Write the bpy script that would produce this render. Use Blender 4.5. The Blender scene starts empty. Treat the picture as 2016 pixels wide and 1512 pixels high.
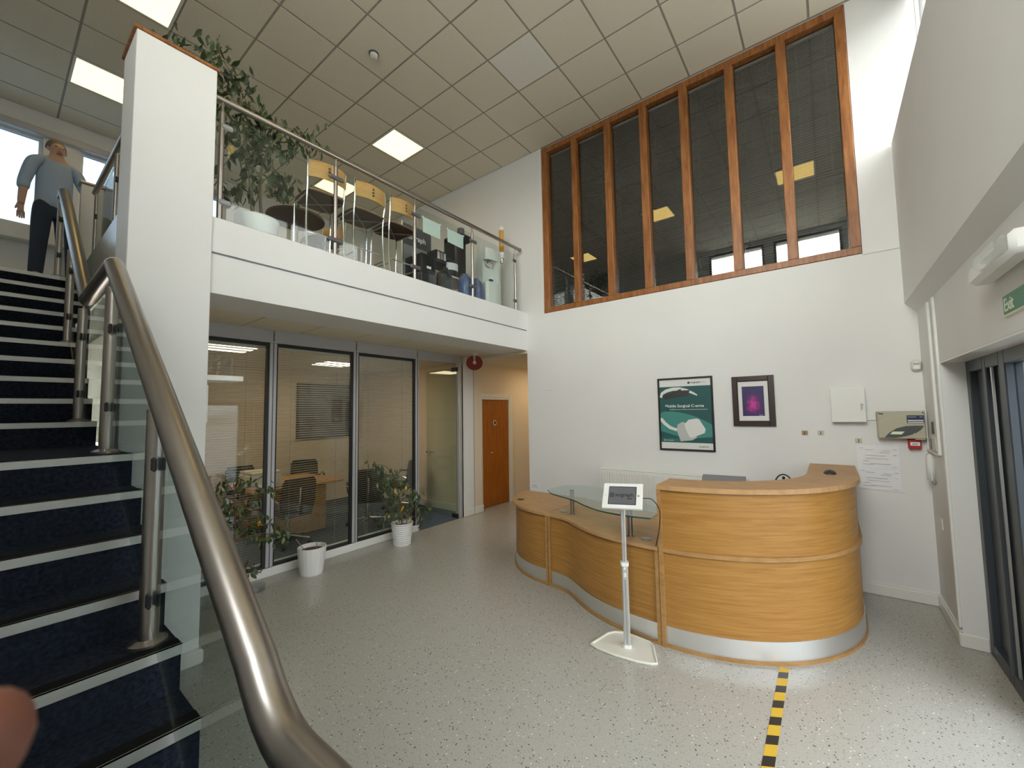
import bpy, math, random
from mathutils import Vector, Matrix
random.seed(7)
SC = bpy.context.scene
COL = SC.collection
PI = math.pi
# ------------------------------------------------------------------ camera
CAMZ = 1.77
yaw, pitch, roll = math.radians(37.669), math.radians(3.777), math.radians(-0.939)
fw = Vector((-math.sin(yaw)*math.cos(pitch), math.cos(yaw)*math.cos(pitch), math.sin(pitch)))
r0 = Vector((math.cos(yaw), math.sin(yaw), 0)); u0 = r0.cross(fw)
rt = r0*math.cos(roll)+u0*math.sin(roll); up = -r0*math.sin(roll)+u0*math.cos(roll)
cam = bpy.data.cameras.new('camera'); cam.sensor_width = 36; cam.lens = 803.9/2016*36
cam.clip_start = .004; cam.clip_end = 200
cam.dof.use_dof = True; cam.dof.focus_distance = 4.0; cam.dof.aperture_fstop = 11
co = bpy.data.objects.new('camera', cam); COL.objects.link(co)
co.matrix_world = Matrix(((rt.x, up.x, -fw.x, 0), (rt.y, up.y, -fw.y, 0), (rt.z, up.z, -fw.z, CAMZ), (0, 0, 0, 1)))
SC.camera = co
# ------------------------------------------------------------------ colour management, sky
SC.view_settings.view_transform = 'Standard'; SC.view_settings.look = 'None'
SC.view_settings.exposure = 0.24; SC.view_settings.gamma = 1; SC.view_settings.use_curve_mapping = False
SC.cycles.max_bounces = 7; SC.cycles.glossy_bounces = 3; SC.cycles.caustics_reflective = False; SC.cycles.caustics_refractive = False
SKY = 17.0
W = bpy.data.worlds.new('sky'); SC.world = W; W.use_nodes = True
wn, wl = W.node_tree.nodes, W.node_tree.links
wn.clear()
tc = wn.new('ShaderNodeTexCoord'); sep = wn.new('ShaderNodeSeparateXYZ'); wl.new(tc.outputs['Generated'], sep.inputs[0])
ramp = wn.new('ShaderNodeValToRGB'); wl.new(sep.outputs['Z'], ramp.inputs[0])
e = ramp.color_ramp.elements
e[0].position = 0.0; e[0].color = (.16, .17, .16, 1); e[1].position = 1.0; e[1].color = (.90, .93, 1, 1)
for p, c in ((.02, (.30, .32, .32, 1)), (.05, (1, .985, .945, 1)), (.3, (1, .99, .975, 1))):
    q = e.new(p); q.color = c
mp = wn.new('ShaderNodeMapping'); mp.inputs['Scale'].default_value = (1.4, 1.4, 5); wl.new(tc.outputs['Generated'], mp.inputs[0])
nz = wn.new('ShaderNodeTexNoise'); nz.inputs['Scale'].default_value = 2.2; nz.inputs['Detail'].default_value = 6; wl.new(mp.outputs[0], nz.inputs['Vector'])
cr = wn.new('ShaderNodeValToRGB'); cr.color_ramp.elements[0].position = .42; cr.color_ramp.elements[1].position = .62; wl.new(nz.outputs['Fac'], cr.inputs[0])
mx = wn.new('ShaderNodeMix'); mx.data_type = 'RGBA'; mx.blend_type = 'SCREEN'; mx.inputs[0].default_value = .45
wl.new(ramp.outputs[0], mx.inputs[6]); wl.new(cr.outputs[0], mx.inputs[7])
bg = wn.new('ShaderNodeBackground'); bg.inputs[1].default_value = SKY; wl.new(mx.outputs[2], bg.inputs[0])
wo = wn.new('ShaderNodeOutputWorld'); wl.new(bg.outputs[0], wo.inputs[0])
def portal(name, loc, sx, sy, direction):
    l = bpy.data.lights.new(name, 'AREA'); l.shape = 'RECTANGLE'; l.size = sx; l.size_y = sy; l.cycles.is_portal = True
    o = bpy.data.objects.new(name, l); COL.objects.link(o); o.location = loc
    o.rotation_euler = Vector(direction).to_track_quat('-Z', 'Y').to_euler()
# sampling guides (they give off no light of their own) at the real openings
portal('sky_portal', (-.95, -1.25, 4.35), 2.9, 3.0, (0, 1, 0))
portal('sky_portal', (1.05, 3.5, 4.95), 3.4, 1.5, (-1, 0, 0))
portal('sky_portal', (-8.6, .6, 4.93), 3.6, 1.5, (1, 0, 0))
portal('sky_portal', (1.05, 2.2, 1.05), 4.6, 2.1, (-1, 0, 0))
# ------------------------------------------------------------------ helpers
ORG = {}
def V3(p): return Vector(p)
class MB:
    def __init__(s): s.v = []; s.f = []
    def add(s, vs, fs):
        n = len(s.v); s.v += [tuple(p) for p in vs]; s.f += [tuple(i+n for i in f) for f in fs]; return s
    def box(s, x0, x1, y0, y1, z0, z1, b=0, M=None):
        x0, x1 = min(x0, x1), max(x0, x1); y0, y1 = min(y0, y1), max(y0, y1); z0, z1 = min(z0, z1), max(z0, z1)
        if b:
            b = min(b, (x1-x0)*.45, (y1-y0)*.45, (z1-z0)*.45)
            vs = []; idx = {}
            for i, x in enumerate((x0, x1)):
                for j, y in enumerate((y0, y1)):
                    for k, z in enumerate((z0, z1)):
                        dx = b if i == 0 else -b; dy = b if j == 0 else -b; dz = b if k == 0 else -b
                        idx[i, j, k, 'x'] = len(vs); vs.append((x, y+dy, z+dz))
                        idx[i, j, k, 'y'] = len(vs); vs.append((x+dx, y, z+dz))
                        idx[i, j, k, 'z'] = len(vs); vs.append((x+dx, y+dy, z))
            g = lambda i, j, k, a: idx[i, j, k, a]
            fs = []
            for i in (0, 1):
                q = [g(i, 0, 0, 'x'), g(i, 1, 0, 'x'), g(i, 1, 1, 'x'), g(i, 0, 1, 'x')]; fs.append(q if i else q[::-1])
                q = [g(0, i, 0, 'y'), g(1, i, 0, 'y'), g(1, i, 1, 'y'), g(0, i, 1, 'y')]; fs.append(q[::-1] if i else q)
                q = [g(0, 0, i, 'z'), g(1, 0, i, 'z'), g(1, 1, i, 'z'), g(0, 1, i, 'z')]; fs.append(q if i else q[::-1])
            for a in (0, 1):
                for c in (0, 1):
                    fl = (a+c) % 2
                    q = [g(a, c, 0, 'x'), g(a, c, 0, 'y'), g(a, c, 1, 'y'), g(a, c, 1, 'x')]; fs.append(q if fl else q[::-1])
                    q = [g(a, 0, c, 'x'), g(a, 0, c, 'z'), g(a, 1, c, 'z'), g(a, 1, c, 'x')]; fs.append(q[::-1] if fl else q)
                    q = [g(0, a, c, 'y'), g(0, a, c, 'z'), g(1, a, c, 'z'), g(1, a, c, 'y')]; fs.append(q if fl else q[::-1])
            for i in (0, 1):
                for j in (0, 1):
                    for k in (0, 1):
                        q = [g(i, j, k, 'x'), g(i, j, k, 'y'), g(i, j, k, 'z')]; fs.append(q if (i+j+k) % 2 else q[::-1])
        else:
            vs = [(x, y, z) for x in (x0, x1) for y in (y0, y1) for z in (z0, z1)]
            fs = [(0, 1, 3, 2), (4, 6, 7, 5), (0, 4, 5, 1), (2, 3, 7, 6), (0, 2, 6, 4), (1, 5, 7, 3)]
        if M is not None: vs = [M @ Vector(p) for p in vs]
        return s.add(vs, fs)
    def prism(s, pts, z0, z1, M=None):          # polygon (x,y) lifted from z0 to z1
        n = len(pts); vs = [(x, y, z0) for x, y in pts]+[(x, y, z1) for x, y in pts]
        fs = [tuple(range(n))[::-1], tuple(range(n, 2*n))]+[(i, (i+1) % n, n+(i+1) % n, n+i) for i in range(n)]
        if M is not None: vs = [M @ Vector(p) for p in vs]
        return s.add(vs, fs)
    def strip(s, out, inn, z0, z1, M=None):     # wall between two matching plan polylines
        n = len(out); vs = []
        for (a, b) in zip(out, inn): vs += [(a[0], a[1], z0), (a[0], a[1], z1), (b[0], b[1], z0), (b[0], b[1], z1)]
        fs = []
        for i in range(n-1):
            p, q = 4*i, 4*i+4
            fs += [(p, q, q+1, p+1), (p+2, p+3, q+3, q+2), (p+1, q+1, q+3, p+3), (p, p+2, q+2, q)]
        fs += [(0, 1, 3, 2), (4*n-4, 4*n-2, 4*n-1, 4*n-3)]
        if M is not None: vs = [M @ Vector(p) for p in vs]
        return s.add(vs, fs)
    def tube(s, pts, rad, n=12, cap=True, flat=1.0):
        pts = [Vector(p) for p in pts]; R = rad if isinstance(rad, (list, tuple)) else [rad]*len(pts)
        vs = []; fs = []; prev = None
        for i, p in enumerate(pts):
            if i == 0: t = pts[1]-p
            elif i == len(pts)-1: t = p-pts[i-1]
            else: t = (pts[i+1]-p).normalized()+(p-pts[i-1]).normalized()
            t.normalize()
            if prev is None:
                a = Vector((0, 0, 1)) if abs(t.z) < .9 else Vector((1, 0, 0))
                u = t.cross(a).normalized()
            else:
                u = prev-t*prev.dot(t); u.normalize()
            prev = u; w = t.cross(u)
            k = 1.0
            if 0 < i < len(pts)-1:
                c = (pts[i+1]-p).normalized().dot(t); k = 1/max(.5, c)
            for j in range(n):
                a = 2*PI*j/n; vs.append(p+(u*math.cos(a)+w*math.sin(a)*flat)*R[i]*(1 if k < 1.02 else 1.0))
        for i in range(len(pts)-1):
            for j in range(n): fs.append((i*n+j, i*n+(j+1) % n, (i+1)*n+(j+1) % n, (i+1)*n+j))
        if cap: fs += [tuple(range(n))[::-1], tuple(range((len(pts)-1)*n, len(pts)*n))]
        return s.add(vs, fs)
    def cyl(s, x, y, z0, z1, r, n=20, r2=None): return s.tube([(x, y, z0), (x, y, z1)], [r, r if r2 is None else r2], n)
    def lathe(s, prof, cx, cy, n=28, cap=True):  # profile of (r, z)
        vs = []; fs = []; m = len(prof)
        for r, z in prof:
            for j in range(n):
                a = 2*PI*j/n; vs.append((cx+r*math.cos(a), cy+r*math.sin(a), z))
        for i in range(m-1):
            for j in range(n): fs.append((i*n+j, i*n+(j+1) % n, (i+1)*n+(j+1) % n, (i+1)*n+j))
        if cap:
            if prof[0][0] > 1e-4: fs.append(tuple(range(n))[::-1])
            if prof[-1][0] > 1e-4: fs.append(tuple(range((m-1)*n, m*n)))
        return s.add(vs, fs)
    def disc(s, c, normal, r, t, n=24, hole=0):
        c = Vector(c); nn = Vector(normal).normalized()
        return s.tube([c-nn*t/2, c+nn*t/2], r, n)
    def build(s, name, mat, parent=None, smooth=False, at=None, autos=False):
        off = Vector((0, 0, 0))
        if parent is not None: off = ORG.get(parent.name, off)
        elif at is not None: off = Vector(at)
        me = bpy.data.meshes.new(name); me.from_pydata([Vector(p)-off for p in s.v], [], s.f); me.validate(); 
        import bmesh
        bm = bmesh.new(); bm.from_mesh(me); bmesh.ops.recalc_face_normals(bm, faces=bm.faces); bm.to_mesh(me); bm.free()
        if mat: me.materials.append(M[mat] if isinstance(mat, str) else mat)
        if smooth:
            me.polygons.foreach_set('use_smooth', [True]*len(me.polygons))
            if hasattr(me, 'set_sharp_from_angle'): me.set_sharp_from_angle(angle=math.radians(40))
        me.update()
        o = bpy.data.objects.new(name, me); COL.objects.link(o)
        if parent is not None: o.parent = parent
        elif at is not None: o.location = at
        ORG[o.name] = off
        return o
def tag(o, label=None, cat=None, group=None, kind=None):
    if label: o['label'] = label
    if cat: o['category'] = cat
    if group: o['group'] = group
    if kind: o['kind'] = kind
    return o
def thing(name, label, cat, loc=(0, 0, 0), group=None, kind=None):
    o = bpy.data.objects.new(name, None); COL.objects.link(o); o.location = loc; o.empty_display_size = .1
    ORG[o.name] = Vector(loc); return tag(o, label, cat, group, kind)
def struct(o): o['kind'] = 'structure'; return o
def copy_tree(o, parent=None):
    c = o.copy(); COL.objects.link(c); c.parent = parent
    ORG[c.name] = ORG.get(o.name, Vector((0, 0, 0)))
    for ch in list(o.children): copy_tree(ch, c)
    return c
def share(mesh_obj, name, parent, mat4):
    c = bpy.data.objects.new(name, mesh_obj.data if hasattr(mesh_obj, 'data') else mesh_obj); COL.objects.link(c); c.parent = parent; c.matrix_local = mat4; return c
def text(body, size, mat, parent, M4, align='LEFT', name='lettering', ext=.0006, bold=0, label=None, space=1.0):
    cu = bpy.data.curves.new('t', 'FONT'); cu.body = body; cu.size = size; cu.align_x = align; cu.extrude = ext; cu.offset = bold; cu.space_character = space; cu.resolution_u = 3
    to = bpy.data.objects.new('t', cu); COL.objects.link(to)
    dg = bpy.context.evaluated_depsgraph_get(); me = bpy.data.meshes.new_from_object(to.evaluated_get(dg))
    bpy.data.objects.remove(to); bpy.data.curves.remove(cu)
    me.materials.clear(); me.materials.append(M[mat])
    off = ORG.get(parent.name, Vector((0, 0, 0)))
    me.transform(Matrix.Translation(-off) @ M4)
    o = bpy.data.objects.new(name, me); COL.objects.link(o); o.parent = parent; ORG[o.name] = off
    if label: o['label'] = label
    return o
def basis(o, x, y):                              # plane frame: origin, x axis, y axis
    x = Vector(x).normalized(); y = Vector(y).normalized(); z = x.cross(y)
    return Matrix(((x.x, y.x, z.x, o[0]), (x.y, y.y, z.y, o[1]), (x.z, y.z, z.z, o[2]), (0, 0, 0, 1)))
# ------------------------------------------------------------------ materials
M = {}
def mat(name, col, rough=.6, metal=0, spec=.5, noise=None, bump=0, bscale=40, emis=None, estr=0, trans=0):
    m = bpy.data.materials.new(name); m.use_nodes = True; nt = m.node_tree; b = nt.nodes['Principled BSDF']
    b.inputs['Base Color'].default_value = (*col, 1); b.inputs['Roughness'].default_value = rough
    b.inputs['Metallic'].default_value = metal; b.inputs['Specular IOR Level'].default_value = spec
    if trans: b.inputs['Transmission Weight'].default_value = trans
    if emis: b.inputs['Emission Color'].default_value = (*emis, 1); b.inputs['Emission Strength'].default_value = estr
    if noise or bump:
        t = nt.nodes.new('ShaderNodeTexCoord')
    if noise:
        sc, amt, stretch = noise
        mpn = nt.nodes.new('ShaderNodeMapping'); mpn.inputs['Scale'].default_value = stretch; nt.links.new(t.outputs['Object'], mpn.inputs[0])
        n = nt.nodes.new('ShaderNodeTexNoise'); n.inputs['Scale'].default_value = sc; n.inputs['Detail'].default_value = 5; nt.links.new(mpn.outputs[0], n.inputs['Vector'])
        r = nt.nodes.new('ShaderNodeValToRGB'); a = r.color_ramp.elements
        a[0].position = .3; a[1].position = .7
        a[0].color = (*[max(0, c*(1-amt)) for c in col], 1); a[1].color = (*[min(1, c*(1+amt)) for c in col], 1)
        nt.links.new(n.outputs['Fac'], r.inputs[0]); nt.links.new(r.outputs[0], b.inputs['Base Color'])
    if bump:
        n2 = nt.nodes.new('ShaderNodeTexNoise'); n2.inputs['Scale'].default_value = bscale; n2.inputs['Detail'].default_value = 3; nt.links.new(t.outputs['Object'], n2.inputs['Vector'])
        bp = nt.nodes.new('ShaderNodeBump'); bp.inputs['Strength'].default_value = bump; bp.inputs['Distance'].default_value = .003
        nt.links.new(n2.outputs['Fac'], bp.inputs['Height']); nt.links.new(bp.outputs[0], b.inputs['Normal'])
    M[name] = m; return m
def glass(name, tint=(1, 1, 1), f0=.04, rough=0.0, haze=0):
    m = bpy.data.materials.new(name); m.use_nodes = True; nt = m.node_tree; nt.nodes.clear()
    out = nt.nodes.new('ShaderNodeOutputMaterial'); tr = nt.nodes.new('ShaderNodeBsdfTransparent'); tr.inputs[0].default_value = (*tint, 1)
    gl = nt.nodes.new('ShaderNodeBsdfGlossy'); gl.inputs['Roughness'].default_value = rough
    lw = nt.nodes.new('ShaderNodeLayerWeight'); lw.inputs[0].default_value = .5
    p = nt.nodes.new('ShaderNodeMath'); p.operation = 'POWER'; p.inputs[1].default_value = 5; nt.links.new(lw.outputs['Facing'], p.inputs[0])
    ma = nt.nodes.new('ShaderNodeMath'); ma.operation = 'MULTIPLY_ADD'; ma.inputs[1].default_value = 1-f0; ma.inputs[2].default_value = f0; nt.links.new(p.outputs[0], ma.inputs[0])
    mix = nt.nodes.new('ShaderNodeMixShader'); nt.links.new(ma.outputs[0], mix.inputs[0]); nt.links.new(tr.outputs[0], mix.inputs[1]); nt.links.new(gl.outputs[0], mix.inputs[2])
    last = mix
    if haze:
        d = nt.nodes.new('ShaderNodeBsdfDiffuse'); d.inputs[0].default_value = (.8, .82, .8, 1)
        m2 = nt.nodes.new('ShaderNodeMixShader'); m2.inputs[0].default_value = haze; nt.links.new(mix.outputs[0], m2.inputs[1]); nt.links.new(d.outputs[0], m2.inputs[2]); last = m2
    nt.links.new(last.outputs[0], out.inputs[0]); M[name] = m; return m
def wood(name, c1, c2, axis=(1, 14, 14), scale=3.0, rough=.45, spec=.4):
    m = bpy.data.materials.new(name); m.use_nodes = True; nt = m.node_tree; b = nt.nodes['Principled BSDF']; b.inputs['Roughness'].default_value = rough; b.inputs['Specular IOR Level'].default_value = spec
    t = nt.nodes.new('ShaderNodeTexCoord'); mpn = nt.nodes.new('ShaderNodeMapping'); mpn.inputs['Scale'].default_value = axis; nt.links.new(t.outputs['Object'], mpn.inputs[0])
    n = nt.nodes.new('ShaderNodeTexNoise'); n.inputs['Scale'].default_value = scale; n.inputs['Detail'].default_value = 7; n.inputs['Roughness'].default_value = .62; n.inputs['Distortion'].default_value = .5; nt.links.new(mpn.outputs[0], n.inputs['Vector'])
    r = nt.nodes.new('ShaderNodeValToRGB'); a = r.color_ramp.elements; a[0].position = .33; a[1].position = .62; a[0].color = (*c1, 1); a[1].color = (*c2, 1)
    nt.links.new(n.outputs['Fac'], r.inputs[0]); nt.links.new(r.outputs[0], b.inputs['Base Color']); M[name] = m; return m
mat('wall_paint', (.78, .775, .765), .75, noise=(1.5, .02, (1, 1, 1)), bump=.05, bscale=120)
mat('white_paint', (.78, .785, .78), .55, noise=(2, .015, (1, 1, 1)))
mat('cream_paint', (.76, .66, .52), .75)
mat('gloss_white', (.80, .79, .75), .3)
mat('tile_face', (.79, .73, .59), .9, noise=(160, .06, (1, 1, 1)), bump=.15, bscale=200)
mat('tile_new', (.86, .82, .73), .9, noise=(160, .05, (1, 1, 1)), bump=.15, bscale=200)
mat('tbar', (.36, .33, .27), .7)
mat('carpet_navy', (.0135, .018, .028), .95, spec=.1, noise=(60, .55, (1, 1, 1)), bump=.6, bscale=300)
mat('carpet_blue', (.10, .14, .18), .95, spec=.1, noise=(90, .3, (1, 1, 1)), bump=.5, bscale=300)
mat('steel', (.36, .33, .305), .34, 1)
mat('steel_dark', (.36, .34, .32), .35, 1)
mat('chrome', (.80, .80, .80), .12, 1)
mat('alu', (.82, .82, .81), .42, 1)
mat('alu_strip', (.44, .44, .42), .5, 1)
mat('alu_paint', (.50, .50, .52), .4, .3)
mat('black', (.012, .012, .013), .45)
mat('black_rubber', (.008, .008, .008), .9, spec=.1)
mat('dark_plastic', (.03, .03, .033), .4)
mat('dark_grey', (.09, .09, .095), .5)
mat('grey_plastic', (.30, .30, .31), .5)
mat('white_plastic', (.80, .80, .78), .35)
mat('cream_plastic', (.76, .74, .66), .35)
mat('beige_plastic', (.47, .44, .33), .45)
mat('beige_light', (.60, .57, .45), .45)
mat('red_plastic', (.42, .02, .02), .4)
mat('red_disc', (.22, .02, .015), .5)
mat('navy_print', (.02, .025, .09), .5)
mat('paper', (.82, .82, .84), .8)
mat('paper_ink', (.45, .45, .47), .8)
mat('print_dark', (.03, .03, .03), .6)
mat('print_white', (.80, .82, .80), .5)
mat('green_sign', (.02, .20, .09), .45)
mat('sign_cream', (.78, .82, .62), .5)
mat('tape_yellow', (.72, .46, .05), .5)
mat('tape_black', (.025, .025, .022), .5)
mat('pot_white', (.80, .80, .79), .4)
mat('soil', (.10, .045, .03), .95, noise=(80, .5, (1, 1, 1)), bump=.5, bscale=120)
mat('leaf', (.055, .085, .035), .42, noise=(9, .35, (1, 1, 1)))
mat('leaf_pale', (.13, .19, .05), .45, noise=(9, .3, (1, 1, 1)))
mat('leaf_yellow', (.70, .40, .03), .5)
mat('bark', (.20, .09, .06), .8, noise=(30, .3, (1, 1, .3)))
mat('bark_grey', (.24, .19, .13), .8, noise=(30, .3, (1, 1, .3)))
mat('fabric_dark', (.045, .045, .04), .9, spec=.1, noise=(120, .3, (1, 1, 1)))
mat('seat_brown', (.10, .055, .045), .6)
mat('blue_bottle', (.10, .16, .42), .2)
mat('amber', (.62, .33, .06), .25)
mat('door_blue', (.05, .062, .075), .4, .2)
mat('skin', (.15, .05, .028), .6)
mat('hook_brown', (.42, .27, .16), .5)
mat('skin_face', (.52, .33, .25), .6)
mat('shirt', (.34, .44, .60), .8)
mat('trousers', (.035, .05, .075), .85)
mat('hair', (.17, .14, .12), .8)
mat('shoe', (.02, .02, .02), .5)
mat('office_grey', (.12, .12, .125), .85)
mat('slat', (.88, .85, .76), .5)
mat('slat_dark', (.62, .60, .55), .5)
mat('ground_out', (.30, .30, .29), .9)
mat('radiator_white', (.80, .79, .75), .35)
mat('screen', (.12, .12, .14), .3)
mat('wall_grey', (.42, .42, .42), .8)
mat('pane_dark', (.02, .02, .02), .3)
glass('glass_clear', (.95, .965, .945), .045)
glass('glass_clerestory', (.53, .54, .53), .05)
glass('glass_green', (.84, .92, .89), .05)
glass('glass_rail', (.93, .96, .95), .036)
glass('glass_stair', (.86, .92, .90), .06)
glass('glass_entrance', (.47, .49, .50), .05)
glass('glass_partition', (.90, .92, .90), .055)
glass('glass_wood', (.80, .82, .82), .11)
glass('glass_tint', (.24, .285, .32), .05)
glass('glass_door', (.86, .90, .84), .05, haze=.06)
glass('acrylic', (.93, .95, .95), .10, haze=.05)
wood('oak', (.31, .140, .029), (.425, .215, .052), (1.0, 1.0, 26), 3.0, .42)
wood('oak_edge', (.335, .175, .058), (.43, .24, .09), (3, 3, 10), 3, .45)
wood('oak_top', (.40, .22, .09), (.50, .29, .13), (2, 9, 3), 3, .5)
wood('teak', (.19, .062, .016), (.36, .145, .042), (9, 9, 1.2), 2.6, .38)
wood('door_wood', (.27, .075, .006), (.40, .13, .012), (10, 10, .9), 2.4, .4)
wood('beech', (.58, .31, .09), (.68, .40, .14), (2, 2, 9), 3, .4)
wood('table_wood', (.42, .22, .08), (.56, .33, .14), (2, 9, 9), 3, .4)
def floor_mat():
    m = mat('vinyl', (.46, .455, .44), .22, spec=.5); nt = m.node_tree; b = nt.nodes['Principled BSDF']
    t = nt.nodes.new('ShaderNodeTexCoord')
    big = nt.nodes.new('ShaderNodeTexNoise'); big.inputs['Scale'].default_value = 90; big.inputs['Detail'].default_value = 6; nt.links.new(t.outputs['Object'], big.inputs['Vector'])
    r = nt.nodes.new('ShaderNodeValToRGB'); r.color_ramp.elements[0].position = .3; r.color_ramp.elements[1].position = .7
    r.color_ramp.elements[0].color = (.41, .395, .355, 1); r.color_ramp.elements[1].color = (.48, .465, .42, 1); nt.links.new(big.outputs['Fac'], r.inputs[0])
    prev = r.outputs[0]
    for sc, th, c in ((48, .20, (.10, .10, .10, 1)), (38, .15, (.78, .78, .74, 1)), (85, .24, (.24, .23, .22, 1))):
        v = nt.nodes.new('ShaderNodeTexVoronoi'); v.inputs['Scale'].default_value = sc; nt.links.new(t.outputs['Object'], v.inputs['Vector'])
        wn2 = nt.nodes.new('ShaderNodeTexWhiteNoise'); nt.links.new(v.outputs['Position'], wn2.inputs['Vector'])
        g = nt.nodes.new('ShaderNodeMath'); g.operation = 'GREATER_THAN'; g.inputs[1].default_value = .62; nt.links.new(wn2.outputs['Value'], g.inputs[0])
        l = nt.nodes.new('ShaderNodeMath'); l.operation = 'LESS_THAN'; l.inputs[1].default_value = th; nt.links.new(v.outputs['Distance'], l.inputs[0])
        mu = nt.nodes.new('ShaderNodeMath'); mu.operation = 'MULTIPLY'; nt.links.new(g.outputs[0], mu.inputs[0]); nt.links.new(l.outputs[0], mu.inputs[1])
        k = nt.nodes.new('ShaderNodeMix'); k.data_type = 'RGBA'; nt.links.new(mu.outputs[0], k.inputs[0]); nt.links.new(prev, k.inputs[6]); k.inputs[7].default_value = c; prev = k.outputs[2]
    nt.links.new(prev, b.inputs['Base Color'])
floor_mat()
def lamp_mat(name, col, s):
    m = bpy.data.materials.new(name); m.use_nodes = True; nt = m.node_tree; nt.nodes.clear()
    e = nt.nodes.new('ShaderNodeEmission'); e.inputs[0].default_value = (*col, 1); e.inputs[1].default_value = s
    o = nt.nodes.new('ShaderNodeOutputMaterial'); nt.links.new(e.outputs[0], o.inputs[0]); M[name] = m
lamp_mat('lamp_warm', (1.0, .70, .22), 3.6)
lamp_mat('lamp_room', (1.0, .80, .54), 9.5)
lamp_mat('lamp_hall', (1.0, .76, .46), 17.0)
def purple_mat():
    m = mat('purple_print', (.08, .02, .12), .4); nt = m.node_tree; b = nt.nodes['Principled BSDF']
    t = nt.nodes.new('ShaderNodeTexCoord'); mpn = nt.nodes.new('ShaderNodeMapping'); nt.links.new(t.outputs['Generated'], mpn.inputs[0])
    mpn.inputs['Location'].default_value = (-.5, 0, -.38)
    sp = nt.nodes.new('ShaderNodeSeparateXYZ'); nt.links.new(mpn.outputs[0], sp.inputs[0])
    cb = nt.nodes.new('ShaderNodeCombineXYZ'); nt.links.new(sp.outputs['X'], cb.inputs[0]); nt.links.new(sp.outputs['Z'], cb.inputs[1])
    ln = nt.nodes.new('ShaderNodeVectorMath'); ln.operation = 'LENGTH'; nt.links.new(cb.outputs[0], ln.inputs[0])
    n = nt.nodes.new('ShaderNodeTexNoise'); n.inputs['Scale'].default_value = 7; n.inputs['Detail'].default_value = 5; nt.links.new(t.outputs['Generated'], n.inputs['Vector'])
    ad = nt.nodes.new('ShaderNodeMath'); ad.operation = 'MULTIPLY_ADD'; ad.inputs[1].default_value = .5; nt.links.new(n.outputs['Fac'], ad.inputs[0]); nt.links.new(ln.outputs['Value'], ad.inputs[2])
    r = nt.nodes.new('ShaderNodeValToRGB'); a = r.color_ramp.elements; a[0].position = .30; a[0].color = (.62, .04, .34, 1); a[1].position = .72; a[1].color = (.03, .015, .10, 1)
    q = a.new(.45); q.color = (.30, .015, .20, 1); q = a.new(.55); q.color = (.07, .015, .13, 1)
    nt.links.new(ad.outputs[0], r.inputs[0]); nt.links.new(r.outputs[0], b.inputs['Base Color'])
purple_mat()
mat('poster_teal', (.025, .10, .10), .35)
mat('poster_teal_light', (.07, .26, .235), .35)
mat('poster_teal_mid', (.045, .155, .15), .35)
mat('poster_grey', (.05, .05, .05), .35)
mat('poster_white', (.74, .74, .72), .35)
mat('poster_grey_light', (.50, .53, .51), .35)
# ================================================================== SETTING
ZC, ZF, YW, XF, XP = 5.887, 3.31, 5.2, -3.70, -4.95
RISE = ZF/19
def S(name, mb, m, parent=None, **k):
    o = mb.build(name, m, parent, **k)
    if parent is None: struct(o)
    return o
S('floor', MB().box(-4.95, 1.2, -1.75, 8.2, -.1, 0).box(-5.3, -4.95, 5.36, 8.2, -.1, 0), 'vinyl')
S('floor_meeting_room', MB().box(-8.4, -4.95, .8, 5.36, -.1, 0), 'carpet_blue')
S('ground_outside', MB().box(-60, 60, -60, 60, -.4, -.12), 'ground_out')
# ---- back wall with the framed interior window
w = MB().box(-3.7, .95, YW, 5.36, 0, 3.25)
w.box(-8.4, -3.7, YW, 5.36, 2.72, 5.95).box(-3.7, -3.37, YW, 5.36, 3.25, 5.95).box(-3.37, .345, YW+.02, 5.36, 5.87, 5.95).box(.345, .95, YW+.025, 5.36, 3.25, 5.95)
S('wall_back', w, 'wall_paint')
# corridor beyond the balcony and the meeting room shell
w = MB().box(-5.12, -4.95, 5.0, 5.49, 0, 2.72).box(-5.30, -5.10, 5.3, 8.2, 0, 2.72)
S('wall_corridor_left', w, 'cream_paint')
S('wall_corridor_right', MB().box(-3.7, -3.55, 5.36, 8.2, 0, 2.72), 'cream_paint')
S('wall_corridor_end', MB().box(-5.3, -3.55, 8.2, 8.35, 0, 2.72), 'cream_paint')
S('ceiling_corridor', MB().box(-5.3, -3.7, 5.2, 8.2, 2.67, 2.72), 'tile_face')
w = MB().box(-8.4, -5.12, 5.24, 5.36, 0, 2.72).box(-8.4, -8.25, .8, 5.24, 0, 2.72).box(-8.25, -4.1, .80, .93, 0, 2.72)
S('wall_meeting_room', w, 'cream_paint')
S('ceiling_meeting_room', MB().box(-8.3, -5.05, .9, 5.3, 2.66, 2.75), 'tile_face')
# ---- right wall: return, lintel over the entrance, splayed bulkhead, clerestory sill
w = MB().box(.69, .95, 4.45, 5.2, 0, 2.65).box(.69, .83, -1.75, 4.45, 2.09, 2.65).box(.69, .95, -1.75, .3, 0, 2.09)
w.prism([(.69, 2.61), (.61, 2.71), (.61, 4.26), (.95, 4.26), (.95, 2.61)], -5.2, 1.75, M=Matrix(((1, 0, 0, 0), (0, 0, -1, 0), (0, 1, 0, 0), (0, 0, 0, 1))))
w.box(.80, .95, -1.75, 5.2, 5.66, 5.95).box(.80, .95, -1.75, 2.0, 4.26, 5.66)
S('wall_right', w, 'wall_paint')
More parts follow.
